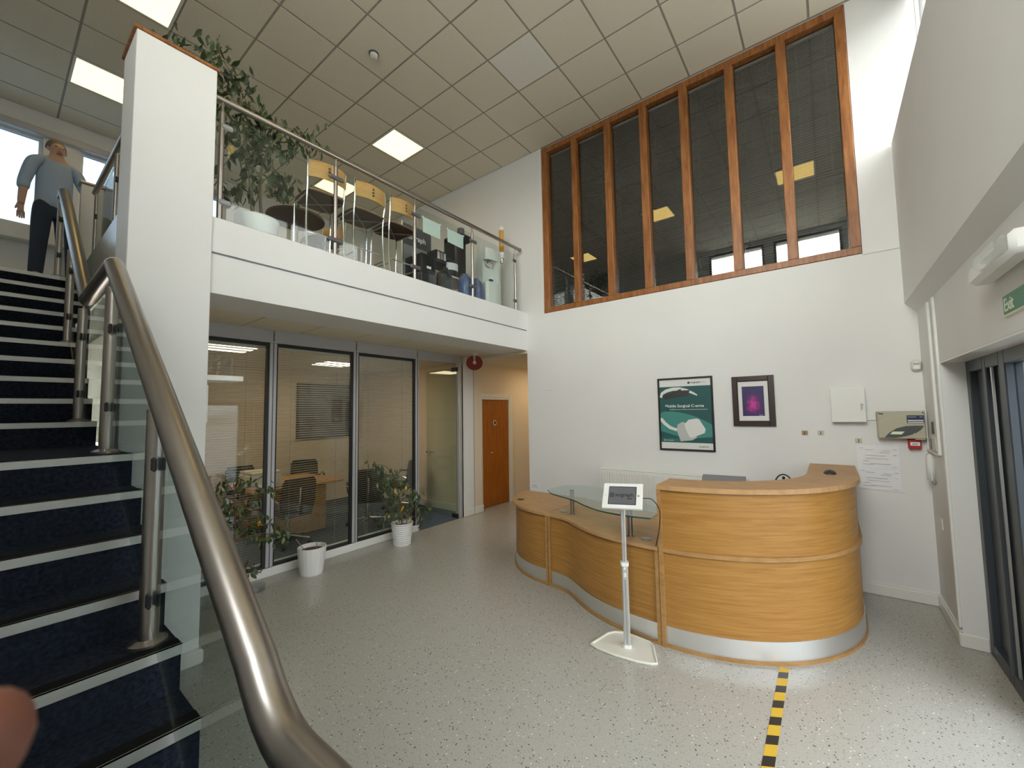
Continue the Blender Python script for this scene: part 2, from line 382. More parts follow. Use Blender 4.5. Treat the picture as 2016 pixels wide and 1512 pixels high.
# ---- far (left) upper wall with its windows
w = MB().box(-8.4, -8.17, -1.75, 5.2, 2.72, 4.28).box(-8.4, -8.17, -1.75, 5.2, 5.58, 5.95).box(-8.4, -8.17, .35, .69, 4.28, 5.58)
w.box(-8.4, -8.17, -1.75, -1.2, 4.28, 5.58).box(-8.4, -8.17, 2.4, 5.2, 4.28, 5.58)
S('wall_far', w, 'wall_paint')
S('trim_1', MB().box(-8.17, -8.02, -1.75, 2.5, 4.06, 4.27, b=.01), 'gloss_white')
S('trim_2', MB().box(-8.17, -8.10, -1.75, 2.5, 5.55, 5.64, b=.01), 'alu_paint')
# ---- street front behind the camera, with two tall windows
w = MB().box(-8.4, -2.3, -1.15, -1.0, 0, 5.95).box(-2.3, -1.05, -1.15, -1.0, 2.9, 4.6).box(.45, .95, -1.15, -1.0, 0, 5.95).box(-2.3, .45, -1.15, -1.0, 0, 2.9).box(-2.3, .45, -1.15, -1.0, 5.78, 5.95).box(-1.05, -.85, -1.15, -1.0, 2.9, 5.78)
S('wall_front', w, 'wall_paint')
def window(name, x0, x1, y0, y1, z0, z1, axis, bars=(), fm='white_plastic', gm='glass_clear', fwid=.05, gth=.008):
    root = thing(name, None, None, ((x0+x1)/2, (y0+y1)/2, z0)); struct(root)
    if axis == 'x':
        xm = (x0+x1)/2
        for a, b in ((y0, y0+fwid), (y1-fwid, y1)): MB().box(x0, x1, a, b, z0, z1).build('frame_stile', fm, root)
        for a, b in ((z0, z0+fwid), (z1-fwid, z1)): MB().box(x0, x1, y0+fwid, y1-fwid, a, b).build('frame_rail', fm, root)
        ed = [y0+fwid]+list(bars)+[y1-fwid]
        for b in bars: MB().box(x0, x1, b-.03, b+.03, z0+fwid, z1-fwid).build('mullion', fm, root)
        for i in range(len(ed)-1):
            MB().box(xm-gth/2, xm+gth/2, ed[i]+(.03 if i else 0), ed[i+1]-(.03 if i < len(ed)-2 else 0), z0+fwid, z1-fwid).build('pane', gm, root)
    else:
        ym = (y0+y1)/2
        for a, b in ((x0, x0+fwid), (x1-fwid, x1)): MB().box(a, b, y0, y1, z0, z1).build('frame_stile', fm, root)
        for a, b in ((z0, z0+fwid), (z1-fwid, z1)): MB().box(x0+fwid, x1-fwid, y0, y1, a, b).build('frame_rail', fm, root)
        ed = [z0+fwid]+list(bars)+[z1-fwid]
        for b in bars: MB().box(x0+fwid, x1-fwid, y0, y1, b-.03, b+.03).build('transom', fm, root)
        for i in range(len(ed)-1):
            MB().box(x0+fwid, x1-fwid, ym-gth/2, ym+gth/2, ed[i]+(.03 if i else 0), ed[i+1]-(.03 if i < len(ed)-2 else 0)).build('pane', gm, root)
    return root
window('window_3', .83, .89, 2.0, 5.17, 4.26, 5.66, 'x', bars=(3.6,), fwid=.045, gm='glass_clerestory')
window('window_4', -8.33, -8.27, -1.2, .35, 4.28, 5.58, 'x', fwid=.04, gm='glass_tint')
window('window_5', -8.33, -8.27, .69, 2.4, 4.28, 5.58, 'x', fwid=.04, gm='glass_tint')
window('window_6', -2.3, -1.05, -1.11, -1.05, 4.6, 5.78, 'y', fm='door_blue')
window('window_7', -.85, .45, -1.11, -1.05, 2.9, 5.78, 'y', fm='door_blue')
# ---- upper floor, fascia, column
w = MB().box(-8.4, -3.74, .56, 5.2, 2.76, 3.31).box(-8.4, -6.55, -1.6, .56, 2.76, 3.31)
S('floor_upper', w, 'vinyl')  # top unseen from below; pale vinyl chosen to bounce light onto the ceiling
fas = thing('balcony_fascia', None, None, (-3.7, 1.02, 2.715)); struct(fas)
MB().box(-3.74, -3.70, 1.02, 5.2, 2.715, 3.022).build('fascia_board', 'white_paint', fas)
MB().box(-3.74, -3.692, 1.02, 5.2, 3.037, 3.312).build('fascia_board', 'white_paint', fas)
MB().box(-3.74, -3.715, 1.02, 5.2, 3.02, 3.04).build('shadow_gap', 'wall_grey', fas)
MB().box(-4.27, -3.74, .93, 5.2, 2.715, 2.755).build('soffit_board', 'white_paint', fas)
tl = thing('ceiling_balcony_soffit', None, None, (-4.6, 1, 2.73)); struct(tl)
MB().box(-5.0, -4.27, .93, 5.2, 2.742, 2.758).build('grid', 'tbar', tl)
y = 1.056
while y < 5.2:
    MB().box(-4.96, -4.276, max(y, .94)+.006, min(y+.6, 5.2)-.006, 2.728, 2.745).build('ceiling_tile', 'tile_face', tl); y += .6
S('column', MB().box(-4.08, -3.67, .545, 1.02, 0, 4.48, b=.004), 'white_paint')
S('trim_3', MB().box(-4.10, -3.66, .53, 1.035, 4.48, 4.505, b=.004), 'teak')
S('baseboard_column', MB().box(-4.10, -3.645, .53, 1.045, 0, .10, b=.012), 'gloss_white')
# ---- suspended ceiling: tiles one by one, six of the cells are lamps
CEIL = thing('ceiling', None, None, (-3.7, 1.8, ZC)); struct(CEIL)
MB().box(-8.4, .95, -1.75, 5.3, ZC, ZC+.06).build('grid', 'tbar', CEIL)
LIGHTS = {(-2, 3), (-2, -2), (-5, 3), (-5, -2), (2, 0), (6, 0)}
proto = None
for i in range(-7, 9):
    for j in range(-6, 6):
        if (i, j) in LIGHTS: continue
        xa, xb = max(-4.15+.6*i, -8.17), min(-4.15+.6*i+.6, .80); ya, yb = max(1.656+.6*j, -1.0), min(1.656+.6*j+.6, YW)
        if xb-xa < .05 or yb-ya < .05: continue
        new = (i, j) == (2, 3)
        if proto is None:
            proto = MB().prism([(-.293, -.293), (.293, -.293), (.293, .293), (-.293, .293)], -.004, .01)
            pm = proto.build('tile_proto', 'tile_face'); t_mesh = pm.data; bpy.data.objects.remove(pm)
            t_mesh2 = t_mesh.copy(); t_mesh2.materials.clear(); t_mesh2.materials.append(M['tile_new'])
        c = bpy.data.objects.new('ceiling_tile', t_mesh2 if new else t_mesh); COL.objects.link(c); c.parent = CEIL
        c.location = Vector(((xa+xb)/2, (ya+yb)/2, ZC))-ORG['ceiling']
        c.scale = ((xb-xa-.022)/.586, (yb-ya-.022)/.586, 1)
lab = {(-2, 3): 'glowing square ceiling panel above the balcony chairs', (-2, -2): 'glowing square ceiling panel cut off by the top edge above the white column',
       (-5, 3): 'glowing square ceiling panel seen through the balcony glass behind a chair', (-5, -2): 'glowing square ceiling panel half hidden by the left side of the white column',
       (2, 0): 'square ceiling panel mirrored in the fourth pane of the wooden window', (6, 0): 'square ceiling panel mirrored in the last pane of the wooden window'}
for (i, j) in sorted(LIGHTS):
    x0, y0 = -4.15+.6*i, 1.656+.6*j
    L = thing('ceiling_light', lab[(i, j)], 'ceiling light', (x0+.3, y0+.3, ZC), 'recessed lamps of the hall ceiling')
    f = MB()
    for a, b, c, d in ((.006, .594, .006, .03), (.006, .594, .57, .594), (.006, .03, .03, .57), (.57, .594, .03, .57)): f.box(x0+a, x0+b, y0+c, y0+d, ZC-.008, ZC+.004)
    f.build('frame', 'white_plastic', L); MB().box(x0+.03, x0+.57, y0+.03, y0+.57, ZC-.004, ZC+.003).build('diffuser', 'lamp_warm', L)
sd = thing('smoke_detector', 'small round white smoke detector on the hall ceiling tiles', 'smoke detector', (-3.906, 2.569, ZC-.004))
MB().lathe([(.055, ZC-.004), (.055, ZC-.018), (.0, ZC-.018)], -3.906, 2.569).build('base', 'dark_grey', sd, smooth=True)
MB().lathe([(.045, ZC-.018), (.042, ZC-.045), (.03, ZC-.055), (0, ZC-.055)], -3.906, 2.569).build('sensor_head', 'cream_plastic', sd, smooth=True)
# ---- skirting
S('baseboard_back', MB().box(-3.7, .69, YW-.02, YW, 0, .10, b=.008).box(-3.7, .69, YW-.012, YW, .10, .115, b=.003), 'gloss_white')
S('baseboard_right', MB().box(.67, .69, 4.45, YW-.02, 0, .10, b=.008).box(.678, .69, 4.45, YW-.02, .10, .115, b=.003).box(.67, .82, 4.43, 4.45, 0, .10, b=.008), 'gloss_white')
S('baseboard_corridor', MB().box(-4.95, -4.925, 5.02, 5.27, 0, .12, b=.008).box(-4.95, -4.92, 5.29, 5.505, 0, .12, b=.008).box(-5.1, -4.92, 5.49, 5.508, 0, .12, b=.008), 'gloss_white')
S('baseboard_meeting_room', MB().box(-8.2, -5.12, 5.215, 5.24, 0, .13, b=.008), 'cream_plastic')
S('trim_4', MB().box(-4.955, -4.935, 5.268, 5.29, 0, 2.72), 'wall_grey')
S('wall_corridor_pier', MB().box(-4.95, -4.935, 5.03, 5.268, .1, 2.72), 'white_paint')
# cable trunking and duct edge on the right-hand corner
S('trim_5', MB().box(.672, .69, 4.66, 4.70, 1.36, 2.60, b=.003), 'white_plastic')
S('trim_6', MB().box(.674, .69, 4.455, 4.49, .13, 2.6, b=.003), 'white_plastic')
S('trim_7', MB().box(.676, .69, 4.70, 5.19, 1.352, 1.372, b=.003).box(.68, .69, 5.17, 5.195, 1.37, 1.72), 'white_plastic')
# ---- glazed partition under the balcony
P = thing('window_1', None, None, (XP, 3, 0)); struct(P)
for a, b in ((1.955, 2.03), (2.985, 3.055), (4.015, 4.08)):
    MB().box(-5.03, -4.95, a, b, .10, 2.60, b=.004).build('mullion', 'alu_paint', P)
    MB().box(-4.951, -4.944, (a+b)/2-.003, (a+b)/2+.003, .10, 2.70).build('cover_joint', 'dark_grey', P)
MB().box(-5.03, -4.95, 4.935, 5.03, 0, 2.70, b=.006).build('door_jamb', 'alu_paint', P)
MB().box(-5.03, -4.94, .93, 4.08, 0, .095, b=.01).build('bottom_rail', 'gloss_white', P)
for a, b in ((.93, 1.99), (1.995, 3.018), (3.022, 4.045), (4.05, 5.03)): MB().box(-5.03, -4.945, a+.002, b-.002, 2.60, 2.735, b=.004).build('header_panel', 'alu_paint', P)
MB().box(-5.03, -4.93, .93, 5.03, 2.585, 2.60).build('head_rail', 'alu_paint', P)
for a, b in ((.95, 1.955), (2.03, 2.985), (3.055, 4.015)):
    MB().box(-4.985, -4.977, a, b, .115, 2.57).build('pane', 'glass_partition', P)
    g = MB()
    for q in ((a, b, .095, .12), (a, b, 2.55, 2.585), (a, a+.018, .12, 2.55), (b-.03, b, .12, 2.55)): g.box(-5.0, -4.965, *q)
    g.build('gasket', 'black', P)
# open glass door, swung in
D1 = thing('door_1', None, None, (-4.98, 4.93, 0)); struct(D1)
R = Matrix.Translation((-4.99, 4.92, 0)) @ Matrix.Rotation(math.radians(176), 4, 'Z')   # local +x runs into the room from the hinge
MB().box(0, .84, -.005, .005, .012, 2.52, M=R).build('door_leaf', 'glass_door', D1)
for z in (.0, 2.46): MB().box(-.01, .13, -.016, .016, z, z+.07, b=.004, M=R).build('patch_fitting', 'black', D1)
dots = MB()
for z in (1.62, .98):
    for k in range(13):
        dots.box(.05+.06*k, .085+.06*k, -.0065, -.0045, z, z+.035, M=R)
dots.build('manifestation_dots', 'wall_grey', D1)
MB().tube([R @ Vector(p) for p in ((.79, -.03, 1.06), (.66, -.03, 1.05))], .01, 8).tube([R @ Vector(p) for p in ((.79, -.05, 1.06), (.79, .05, 1.06))], .016, 10).tube([R @ Vector(p) for p in ((.79, .03, 1.06), (.66, .03, 1.05))], .01, 8).build('lever_handle', 'chrome', D1, smooth=True)
# ---- wooden door of the corridor
D2 = thing('door_2', None, None, (-5.1, 6.0, 0)); struct(D2)
MB().box(-5.10, -5.055, 5.62, 6.40, .01, 1.985).build('door_leaf', 'door_wood', D2)
fr = MB().box(-5.10, -5.035, 6.405, 6.44, 0, 2.03).box(-5.10, -5.035, 5.56, 5.615, 0, 2.03).box(-5.10, -5.035, 5.615, 6.405, 1.99, 2.03)
fr.box(-5.10, -5.03, 6.44, 6.53, 0, 2.10, b=.006).box(-5.10, -5.03, 5.51, 6.44, 2.03, 2.10, b=.006)
fr.build('door_frame', 'cream_plastic', D2)
MB().disc((-5.05, 5.985, 1.55), (1, 0, 0), .05, .004).build('sign_ring', 'sign_cream', D2)
MB().disc((-5.047, 5.985, 1.55), (1, 0, 0), .036, .004).build('sign_disc', 'door_wood', D2)
MB().disc((-5.044, 5.985, 1.578), (1, 0, 0), .009, .003, 10).box(-5.046, -5.042, 5.972, 5.998, 1.525, 1.567).build('sign_figure', 'print_dark', D2)
MB().tube([(-5.05, 5.80, 1.0), (-5.01, 5.80, 1.0), (-5.01, 5.87, 1.0)], .009, 8).build('lever_handle', 'chrome', D2, smooth=True)
# ---- entrance: blue-grey aluminium frame and glass leaves
D3 = thing('door_3', None, None, (.86, 2.2, 0)); struct(D3)
for a, b in ((4.36, 4.45), (3.98, 4.05), (3.62, 3.72), (2.6, 2.68), (1.62, 1.7), (.3, .42)): MB().box(.82, .90, a, b, 0, 2.09, b=.006).build('stile', 'door_blue', D3)
MB().box(.835, .845, 3.93, 3.955, .03, 2.05).build('edge_seal', 'alu', D3)
for a, b in ((4.05, 4.36), (3.72, 3.98), (2.68, 3.62), (1.7, 2.6), (.42, 1.62)):
    MB().box(.82, .90, a, b, 0, .09, b=.004).build('bottom_rail', 'door_blue', D3); MB().box(.82, .90, a, b, 2.0, 2.09, b=.004).build('top_rail', 'door_blue', D3)
    MB().box(.856, .864, a, b, .09, 2.0).build('pane' if a < 3.7 else 'infill_panel', 'glass_entrance' if a < 3.7 else 'door_blue', D3)
MB().box(.691, .82, .3, 4.449, 2.078, 2.0895).build('reveal_lining', 'gloss_white', D3)
# ---- interior window of the upper office
WN = thing('window_2', None, None, (-1.5, 5.25, 3.25)); struct(WN)
mull = [(-3.365, -3.27), (-2.84, -2.755), (-2.315, -2.222), (-1.805, -1.71), (-1.293, -1.196), (-.773, -.68), (-.258, -.165), (.255, .34)]
for k, (a, b) in enumerate(mull): MB().box(a, b, 5.205, 5.33, 3.33, 5.79, b=.005).build('mullion' if 0 < k < 7 else 'frame_stile', 'teak', WN)
MB().box(-3.365, .34, 5.20, 5.34, 3.255, 3.33, b=.005).build('sill', 'teak', WN)
MB().box(-3.365, .34, 5.205, 5.34, 5.785, 5.872, b=.005).build('head', 'teak', WN)
for k in range(7): MB().box(mull[k][1]-.004, mull[k+1][0]+.004, 5.285, 5.293, 3.33, 5.79).build('pane', 'glass_wood', WN)
S('trim_8', MB().box(-3.395, -3.366, 5.185, 5.22, 3.235, 5.88), 'gloss_white')
S('trim_9', MB().box(.34, .61, 5.19, 5.23, 3.235, 3.255, b=.004), 'wall_paint')
# dark office behind it
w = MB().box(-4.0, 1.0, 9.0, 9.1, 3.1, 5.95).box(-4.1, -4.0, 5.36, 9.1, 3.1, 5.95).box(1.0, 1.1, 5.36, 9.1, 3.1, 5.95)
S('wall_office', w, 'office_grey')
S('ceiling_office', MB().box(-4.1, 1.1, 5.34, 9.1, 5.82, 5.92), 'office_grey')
S('floor_office', MB().box(-4.1, 1.1, 5.36, 9.1, 3.05, 3.2), 'carpet_blue')
# ---- venetian blinds
def blind(label, a, b, z0, z1, plane, axis, tilt, m, group, pitch=.027, wid=.031):
    mid = (a+b)/2
    loc = (plane, mid, z0) if axis == 'x' else (mid, plane, z0)
    root = thing('venetian_blind', label, 'blind', loc, group)
    sl = MB(); z = z0+.03; t = math.radians(tilt)
    def put(mb, d0, d1, s0, s1, h0, h1, ang=0, zc=0):
        vs = []
        for s in (s0, s1):
            for d in (d0, d1):
                for h in (h0, h1):
                    dd = d*math.cos(ang)-h*math.sin(ang); hh = d*math.sin(ang)+h*math.cos(ang)
                    vs.append((plane+dd, s, zc+hh) if axis == 'x' else (s, plane+dd, zc+hh))
        mb.add(vs, [(0, 1, 3, 2), (4, 6, 7, 5), (0, 4, 5, 1), (2, 3, 7, 6), (0, 2, 6, 4), (1, 5, 7, 3)])
    while z < z1-.05:
        put(sl, -wid/2, wid/2, a+.006, b-.006, -.0004, .0004, t, z); z += pitch
    o = sl.build('slats', m, root); o['kind'] = 'stuff'
    q = MB(); put(q, -.013, .013, a+.004, b-.004, 0, .03, 0, z1-.035); q.build('head_rail', m, root)
    q = MB(); put(q, -.012, .012, a+.006, b-.006, 0, .012, 0, z0+.008); q.build('bottom_rail', m, root)
    for s in (a+(b-a)*.2, b-(b-a)*.2):
        q = MB(); put(q, -.0012, .0012, s-.0012, s+.0012, z0+.02, z1-.03); q.build('ladder_cord', 'grey_plastic', root)
gp = 'venetian blinds of the glazed partition'
blind('venetian blind behind the glass pane next to the white column', .955, 1.945, .12, 2.56, -5.025, 'x', 16, 'slat', gp)
blind('venetian blind behind the middle glass pane with the white soil pot in front', 2.035, 2.975, .12, 2.56, -5.025, 'x', 16, 'slat', gp)
blind('venetian blind behind the pane next to the open glass door', 3.06, 4.005, .12, 2.56, -5.025, 'x', 16, 'slat', gp)
for k, n in enumerate(('first', 'second', 'third', 'fourth', 'fifth', 'sixth', 'last')):
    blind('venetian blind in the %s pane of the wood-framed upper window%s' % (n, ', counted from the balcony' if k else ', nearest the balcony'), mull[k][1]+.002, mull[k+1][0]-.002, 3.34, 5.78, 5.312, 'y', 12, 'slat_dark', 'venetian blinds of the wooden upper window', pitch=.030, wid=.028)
# ---- staircase
ST = thing('staircase', 'staircase with navy carpet and silver step edges beside the white column', 'staircase', (-1.08, 0, 0))
nx = lambda k: -1.08-.25*(k-1) if k <= 9 else -4.30-.25*(k-10)
for k in range(1, 19):
    x0 = nx(k); x1 = nx(k+1); z = k*RISE
    st = MB().box(x1-.02, x0, -.97, .52, (k-1)*RISE-.10 if k > 1 else 0, z).build('step', 'carpet_navy', ST)
    nb = MB().box(x0, x0+.006, -.97, .522, z-.037, z+.003).box(x0-.004, x0+.006, -.97, .522, z, z+.003)
    n = nb.build('nosing', 'alu_strip', st); n['label'] = 'silver aluminium step edging'
    MB().box(x0-.060, x0-.004, -.97, .521, z, z+.0035).build('grip_insert', 'black_rubber', st)
n = MB().box(-6.55, -6.544, -.97, .522, ZF-.037, ZF+.003).build('nosing', 'alu_strip', ST)
MB().box(-6.55, -6.54, -.97, .52, ZF-RISE, ZF-.037).build('riser', 'carpet_navy', ST)
sp = [(x, z) for x, z in ((-1.3, .0), (-1.35, .0), (-3.3, 1.35), (-4.3, 1.35), (-6.5, 2.95), (-6.55, 3.1), (-6.55, 2.7), (-4.4, 1.15), (-3.4, 1.15), (-1.7, 0))]
for yy in (-.97, .45): MB().prism(sp, -yy-.04, -yy, M=Matrix(((1, 0, 0, 0), (0, 0, -1, 0), (0, 1, 0, 0), (0, 0, 0, 1)))).build('string', 'white_paint', ST)
# stair balustrade
BS = thing('stair_balustrade', 'steel handrail with glass panels and posts along the staircase', 'balustrade', (-2.2, .44, 0))
ry = .44
arc = []
for t in range(0, 7):
    a = t/6; arc.append((-.93-.22*a, ry, 1.045+.115*a*a))
rail = [(-.45, ry, 1.045), (-.75, ry, 1.045)]+arc+[(-3.29, ry, 2.665)]
MB().tube(rail, .046, 24).build('handrail', 'steel', BS, smooth=True)
MB().tube([(-3.285, ry, 2.668), (-3.31, ry, 2.672), (-4.32, ry, 2.65), (-4.335, ry, 2.655)], .046, 24).build('handrail', 'steel', BS, smooth=True)
MB().tube([(-4.315, ry, 2.64), (-6.40, ry, 4.20), (-6.46, ry, 4.22), (-6.6, ry, 4.22)], .046, 24).build('handrail', 'steel', BS, smooth=True)
def stair_post(x, z0, z1, zr, cl):
    p = MB().cyl(x, ry, z0, z1, .033, 20).build('post', 'steel', BS, smooth=True)
    MB().lathe([(.062, z0), (.062, z0+.012), (.04, z0+.022), (.034, z0+.024)], x, ry, 24).build('floor_flange', 'steel', p, smooth=True)
    MB().cyl(x, ry, z1, zr, .009, 10).build('rail_pin', 'steel', p, smooth=True)
    for zc, sd_ in cl:
        MB().box(x+.028*sd_, x+.07*sd_, ry-.021, ry-.007, zc-.028, zc+.028, b=.008).box(x+.028*sd_, x+.07*sd_, ry+.007, ry+.021, zc-.028, zc+.028, b=.008).build('glass_clamp', 'dark_plastic', p)
stair_post(-.98, 0, .92, 1.02, ((.35, -1), (.75, -1)))
stair_post(-2.19, 5*RISE, 1.80, 1.90, ((1.58, 1), (1.05, 1), (1.66, -1), (1.13, -1)))
stair_post(-3.285, 9*RISE, 2.53, 2.66, ((2.28, 1), (1.83, 1), (2.30, -1), (1.80, -1)))
stair_post(-4.455, 10*RISE, 2.60, 2.72, ((2.38, 1), (1.95, 1), (2.42, -1), (2.0, -1)))
stair_post(-5.39, 14*RISE, 3.30, 3.42, ((3.1, 1), (2.68, 1), (3.15, -1), (2.75, -1)))
stair_post(-6.60, ZF, 4.14, 4.20, ((3.95, 1), (3.55, 1)))
def glass_xz(pts, y, parent, name='glass_panel', m='glass_stair', t=.010):
    return MB().prism([(x, z) for x, z in pts], -y-t/2, -y+t/2, M=Matrix(((1, 0, 0, 0), (0, 0, -1, 0), (0, 1, 0, 0), (0, 0, 0, 1)))).build(name, m, parent)
zl = lambda x: .195+(-1.08-x)*.697
zt = lambda x: 1.045+(-.98-x)*.702-.03
glass_xz([(-1.03, zl(-1.03)+.02), (-2.13, zl(-2.13)+.02), (-2.13, zt(-2.13)-.09), (-1.03, zt(-1.03)-.09)], ry, BS)
glass_xz([(-2.25, zl(-2.25)+.02), (-3.225, 1.60), (-3.225, zt(-3.225)-.09), (-2.25, zt(-2.25)-.09)], ry, BS)
glass_xz([(-3.345, 1.62), (-4.29, 1.62), (-4.395, 1.80), (-4.395, 2.53), (-3.345, 2.55)], ry, BS)
zu = lambda x: 10*RISE+(-4.30-x)*.697
glass_xz([(-4.515, zu(-4.515)+.06), (-5.33, zu(-5.33)+.06), (-5.33, zu(-5.33)+.82), (-4.515, zu(-4.515)+.82)], ry, BS)
glass_xz([(-5.45, zu(-5.45)+.06), (-6.53, zu(-6.53)+.06), (-6.53, zu(-6.53)+.82), (-5.45, zu(-5.45)+.82)], ry, BS)
# stairwell balustrade on the upper floor, behind the column
B2 = thing('stairwell_balustrade', 'steel rail with glass on the upper floor edge just left of the white column', 'balustrade', (-5.3, .68, ZF))
MB().tube([(-6.5, .68, 4.33), (-4.08, .68, 4.33)], .028, 16).build('handrail', 'steel', B2, smooth=True)
for x in (-6.35, -5.2):
    p = MB().cyl(x, .68, ZF, 4.26, .02, 14).build('post', 'steel', B2, smooth=True)
    MB().lathe([(.05, ZF), (.05, ZF+.012), (.021, ZF+.02)], x, .68, 20).build('floor_flange', 'steel', p)
    for z in (3.55, 4.0): MB().box(x-.05, x+.05, .665, .695, z-.025, z+.025, b=.008).build('glass_clamp', 'dark_plastic', p)
for a, b in ((-6.28, -5.26), (-5.14, -4.1)): MB().box(a, b, .675, .685, ZF+.05, 4.22).build('glass_panel', 'glass_rail', B2)
hw = thing('half_wall', 'cream half-height wall with dark cap at the top of the stairs', 'low wall', (-6.7, 1.2, ZF))
MB().box(-6.76, -6.65, .585, 1.9, ZF, 4.46).build('wall_panel', 'wall_paint', hw); MB().box(-6.78, -6.63, .565, 1.92, 4.46, 4.495, b=.01).build('cap_rail', 'steel_dark', hw)
# balcony balustrade
B3 = thing('balcony_balustrade', 'steel rail, posts and glass panels along the balcony edge', 'balustrade', (-3.74, 3, ZF))
bx = -3.755
MB().tube([(bx, 1.02, 4.325), (bx, 5.12, 4.325)], .024, 18).build('handrail', 'steel', B3, smooth=True)
MB().tube([(bx, 5.115, 4.325), (bx, 5.125, 4.325)], .03, 18).build('end_cap', 'steel_dark', B3)
PY = (1.085, 2.05, 3.03, 4.018, 4.99)
for k, y in enumerate(PY):
    p = MB().cyl(bx, y, ZF, 4.22, .0205, 16).build('post', 'steel', B3, smooth=True)
    MB().cyl(bx, y, 4.22, 4.31, .009, 10).build('rail_pin', 'steel', p)
    MB().lathe([(.045, ZF), (.045, ZF+.01), (.021, ZF+.018)], bx, y, 18).build('floor_flange', 'steel', p)
    for z in (3.47, 4.10):
        a, b = (y-.075 if k else y-.01), (y+.075 if k < 4 else y+.01)
        MB().box(bx+.006, bx+.03, a, b, z-.024, z+.024, b=.011).build('glass_clamp', 'grey_plastic' if k == 0 else 'dark_grey', p)
for k in range(4): MB().box(bx-.005, bx+.005, PY[k]+.045, PY[k+1]-.045, ZF+.03, 4.21).build('glass_panel', 'glass_rail', B3)
# ================================================================== RECEPTION DESK
def off(path, d):                                # offset a plan polyline to its left by d
    out = []
    for i, p in enumerate(path):
        a = path[max(i-1, 0)]; b = path[min(i+1, len(path)-1)]
        tx, ty = b[0]-a[0], b[1]-a[1]; l = math.hypot(tx, ty); out.append((p[0]-ty/l*d, p[1]+tx/l*d))
    return out
CX, CY, RR = -1.06, 4.40, 1.22
hp = [(CX+RR*math.cos(math.radians(-90+a)), CY+RR*math.sin(math.radians(-90+a))) for a in range(0, 91, 3)]
hp += [(CX+RR, CY+.2), (CX+RR, CY+.4), (CX+RR, CY+.6), (CX+RR, 5.17)]
def desk_front(root, path, zs, top_z):
    a = off(path, .0)
    MB().strip(off(path, .0), off(path, .05), 0, .022).build('plinth', 'oak_edge', root, smooth=True)
    MB().strip(off(path, .012), off(path, .04), .022, .15).build('kick_plate', 'alu', root, smooth=True)
    for z0, z1 in zs: MB().strip(off(path, .02), off(path, .045), z0, z1).build('front_panel', 'oak', root, smooth=True)
H = thing('reception_desk_unit', 'tall curved oak reception counter with raised ledge nearest the wall papers', 'reception desk', (-.45, 4.1, 0), 'joined units of the reception desk')
desk_front(H, hp, ((.15, .69), (.72, 1.155)), 1.19)
MB().strip(hp, off(hp, .06), .69, .72).build('mid_rail', 'oak_edge', H, smooth=True)
tp = [(CX-.012, CY-RR-.012)]+[(x, y) for x, y in off(hp, -.012)]
MB().strip(tp, [(CX-.012, CY-.88)]+off(hp, .34), 1.155, 1.19).build('ledge_top', 'oak_top', H)
MB().box(-1.075, -1.045, 3.172, 3.53, 0, 1.155).build('end_panel', 'oak_edge', H)
MB().box(.10, .165, 5.13, 5.17, 0, 1.155).build('end_panel', 'oak_edge', H)
MB().strip(off(hp, .05), off(hp, .68), .695, .72).build('work_surface', 'oak_top', H)
MB().strip(off(hp, .26), off(hp, .30), 0, .695).build('inner_panel', 'oak_edge', H)
# wavy low unit
sx = [(-2.33, 3.575), (-2.20, 3.56), (-2.07, 3.52), (-1.92, 3.425), (-1.78, 3.335), (-1.64, 3.272), (-1.48, 3.222), (-1.30, 3.195), (-1.08, 3.18)]
def catmull(p, n=5):
    out = []
    for i in range(len(p)-1):
        a, b, c, d = p[max(i-1, 0)], p[i], p[i+1], p[min(i+2, len(p)-1)]
        for k in range(n):
            t = k/n
            out.append(tuple(.5*((2*b[j])+(c[j]-a[j])*t+(2*a[j]-5*b[j]+4*c[j]-d[j])*t*t+(3*b[j]-a[j]-3*c[j]+d[j])*t**3) for j in range(len(b))))
    return out+[p[-1]]
spth = catmull(sx)
U = thing('reception_desk_unit', 'low wavy oak reception desk unit under the glass shelf', 'reception desk', (-1.7, 3.8, 0), 'joined units of the reception desk')
desk_front(U, spth, ((.15, .695),), .72)
bk = [(x, 4.42-.30*(x+2.33)/1.25) for x, y in spth]
MB().strip(off(spth, -.015), bk, .695, .72).build('desk_top', 'oak_top', U)
MB().box(-2.328, -2.302, 3.572, 4.3, 0, .695).build('end_panel', 'oak_edge', U); MB().box(-1.108, -1.08, 3.178, 3.7, 0, .695).build('end_panel', 'oak_edge', U)
def grommet(x, y, root, m='steel_dark'):
    MB().lathe([(.042, .72), (.042, .724), (.03, .727), (0, .727)], x, y, 20).build('cable_grommet', m, root, smooth=True)
grommet(-2.225, 3.735, U); grommet(-1.22, 3.325, U)
# rounded end unit
ep = [(-2.335+.87*math.cos(math.radians(a)), 4.45+.87*math.sin(math.radians(a))) for a in range(180, 271, 3)]
E_ = thing('reception_desk_unit', 'low rounded oak end unit of the reception desk nearest the corridor', 'reception desk', (-2.7, 4.1, 0), 'joined units of the reception desk')
desk_front(E_, ep, ((.15, .695),), .72)
MB().prism(off(ep, -.015)+[(-2.335, 4.45)], .695, .72).build('desk_top', 'oak_top', E_)
MB().box(-2.362, -2.336, 3.572, 4.4, 0, .695).build('end_panel', 'oak_edge', E_)
MB().box(-3.2, -2.36, 4.40, 4.43, 0, .695).build('end_panel', 'oak_edge', E_)
grommet(-2.945, 3.95, E_, 'dark_plastic')
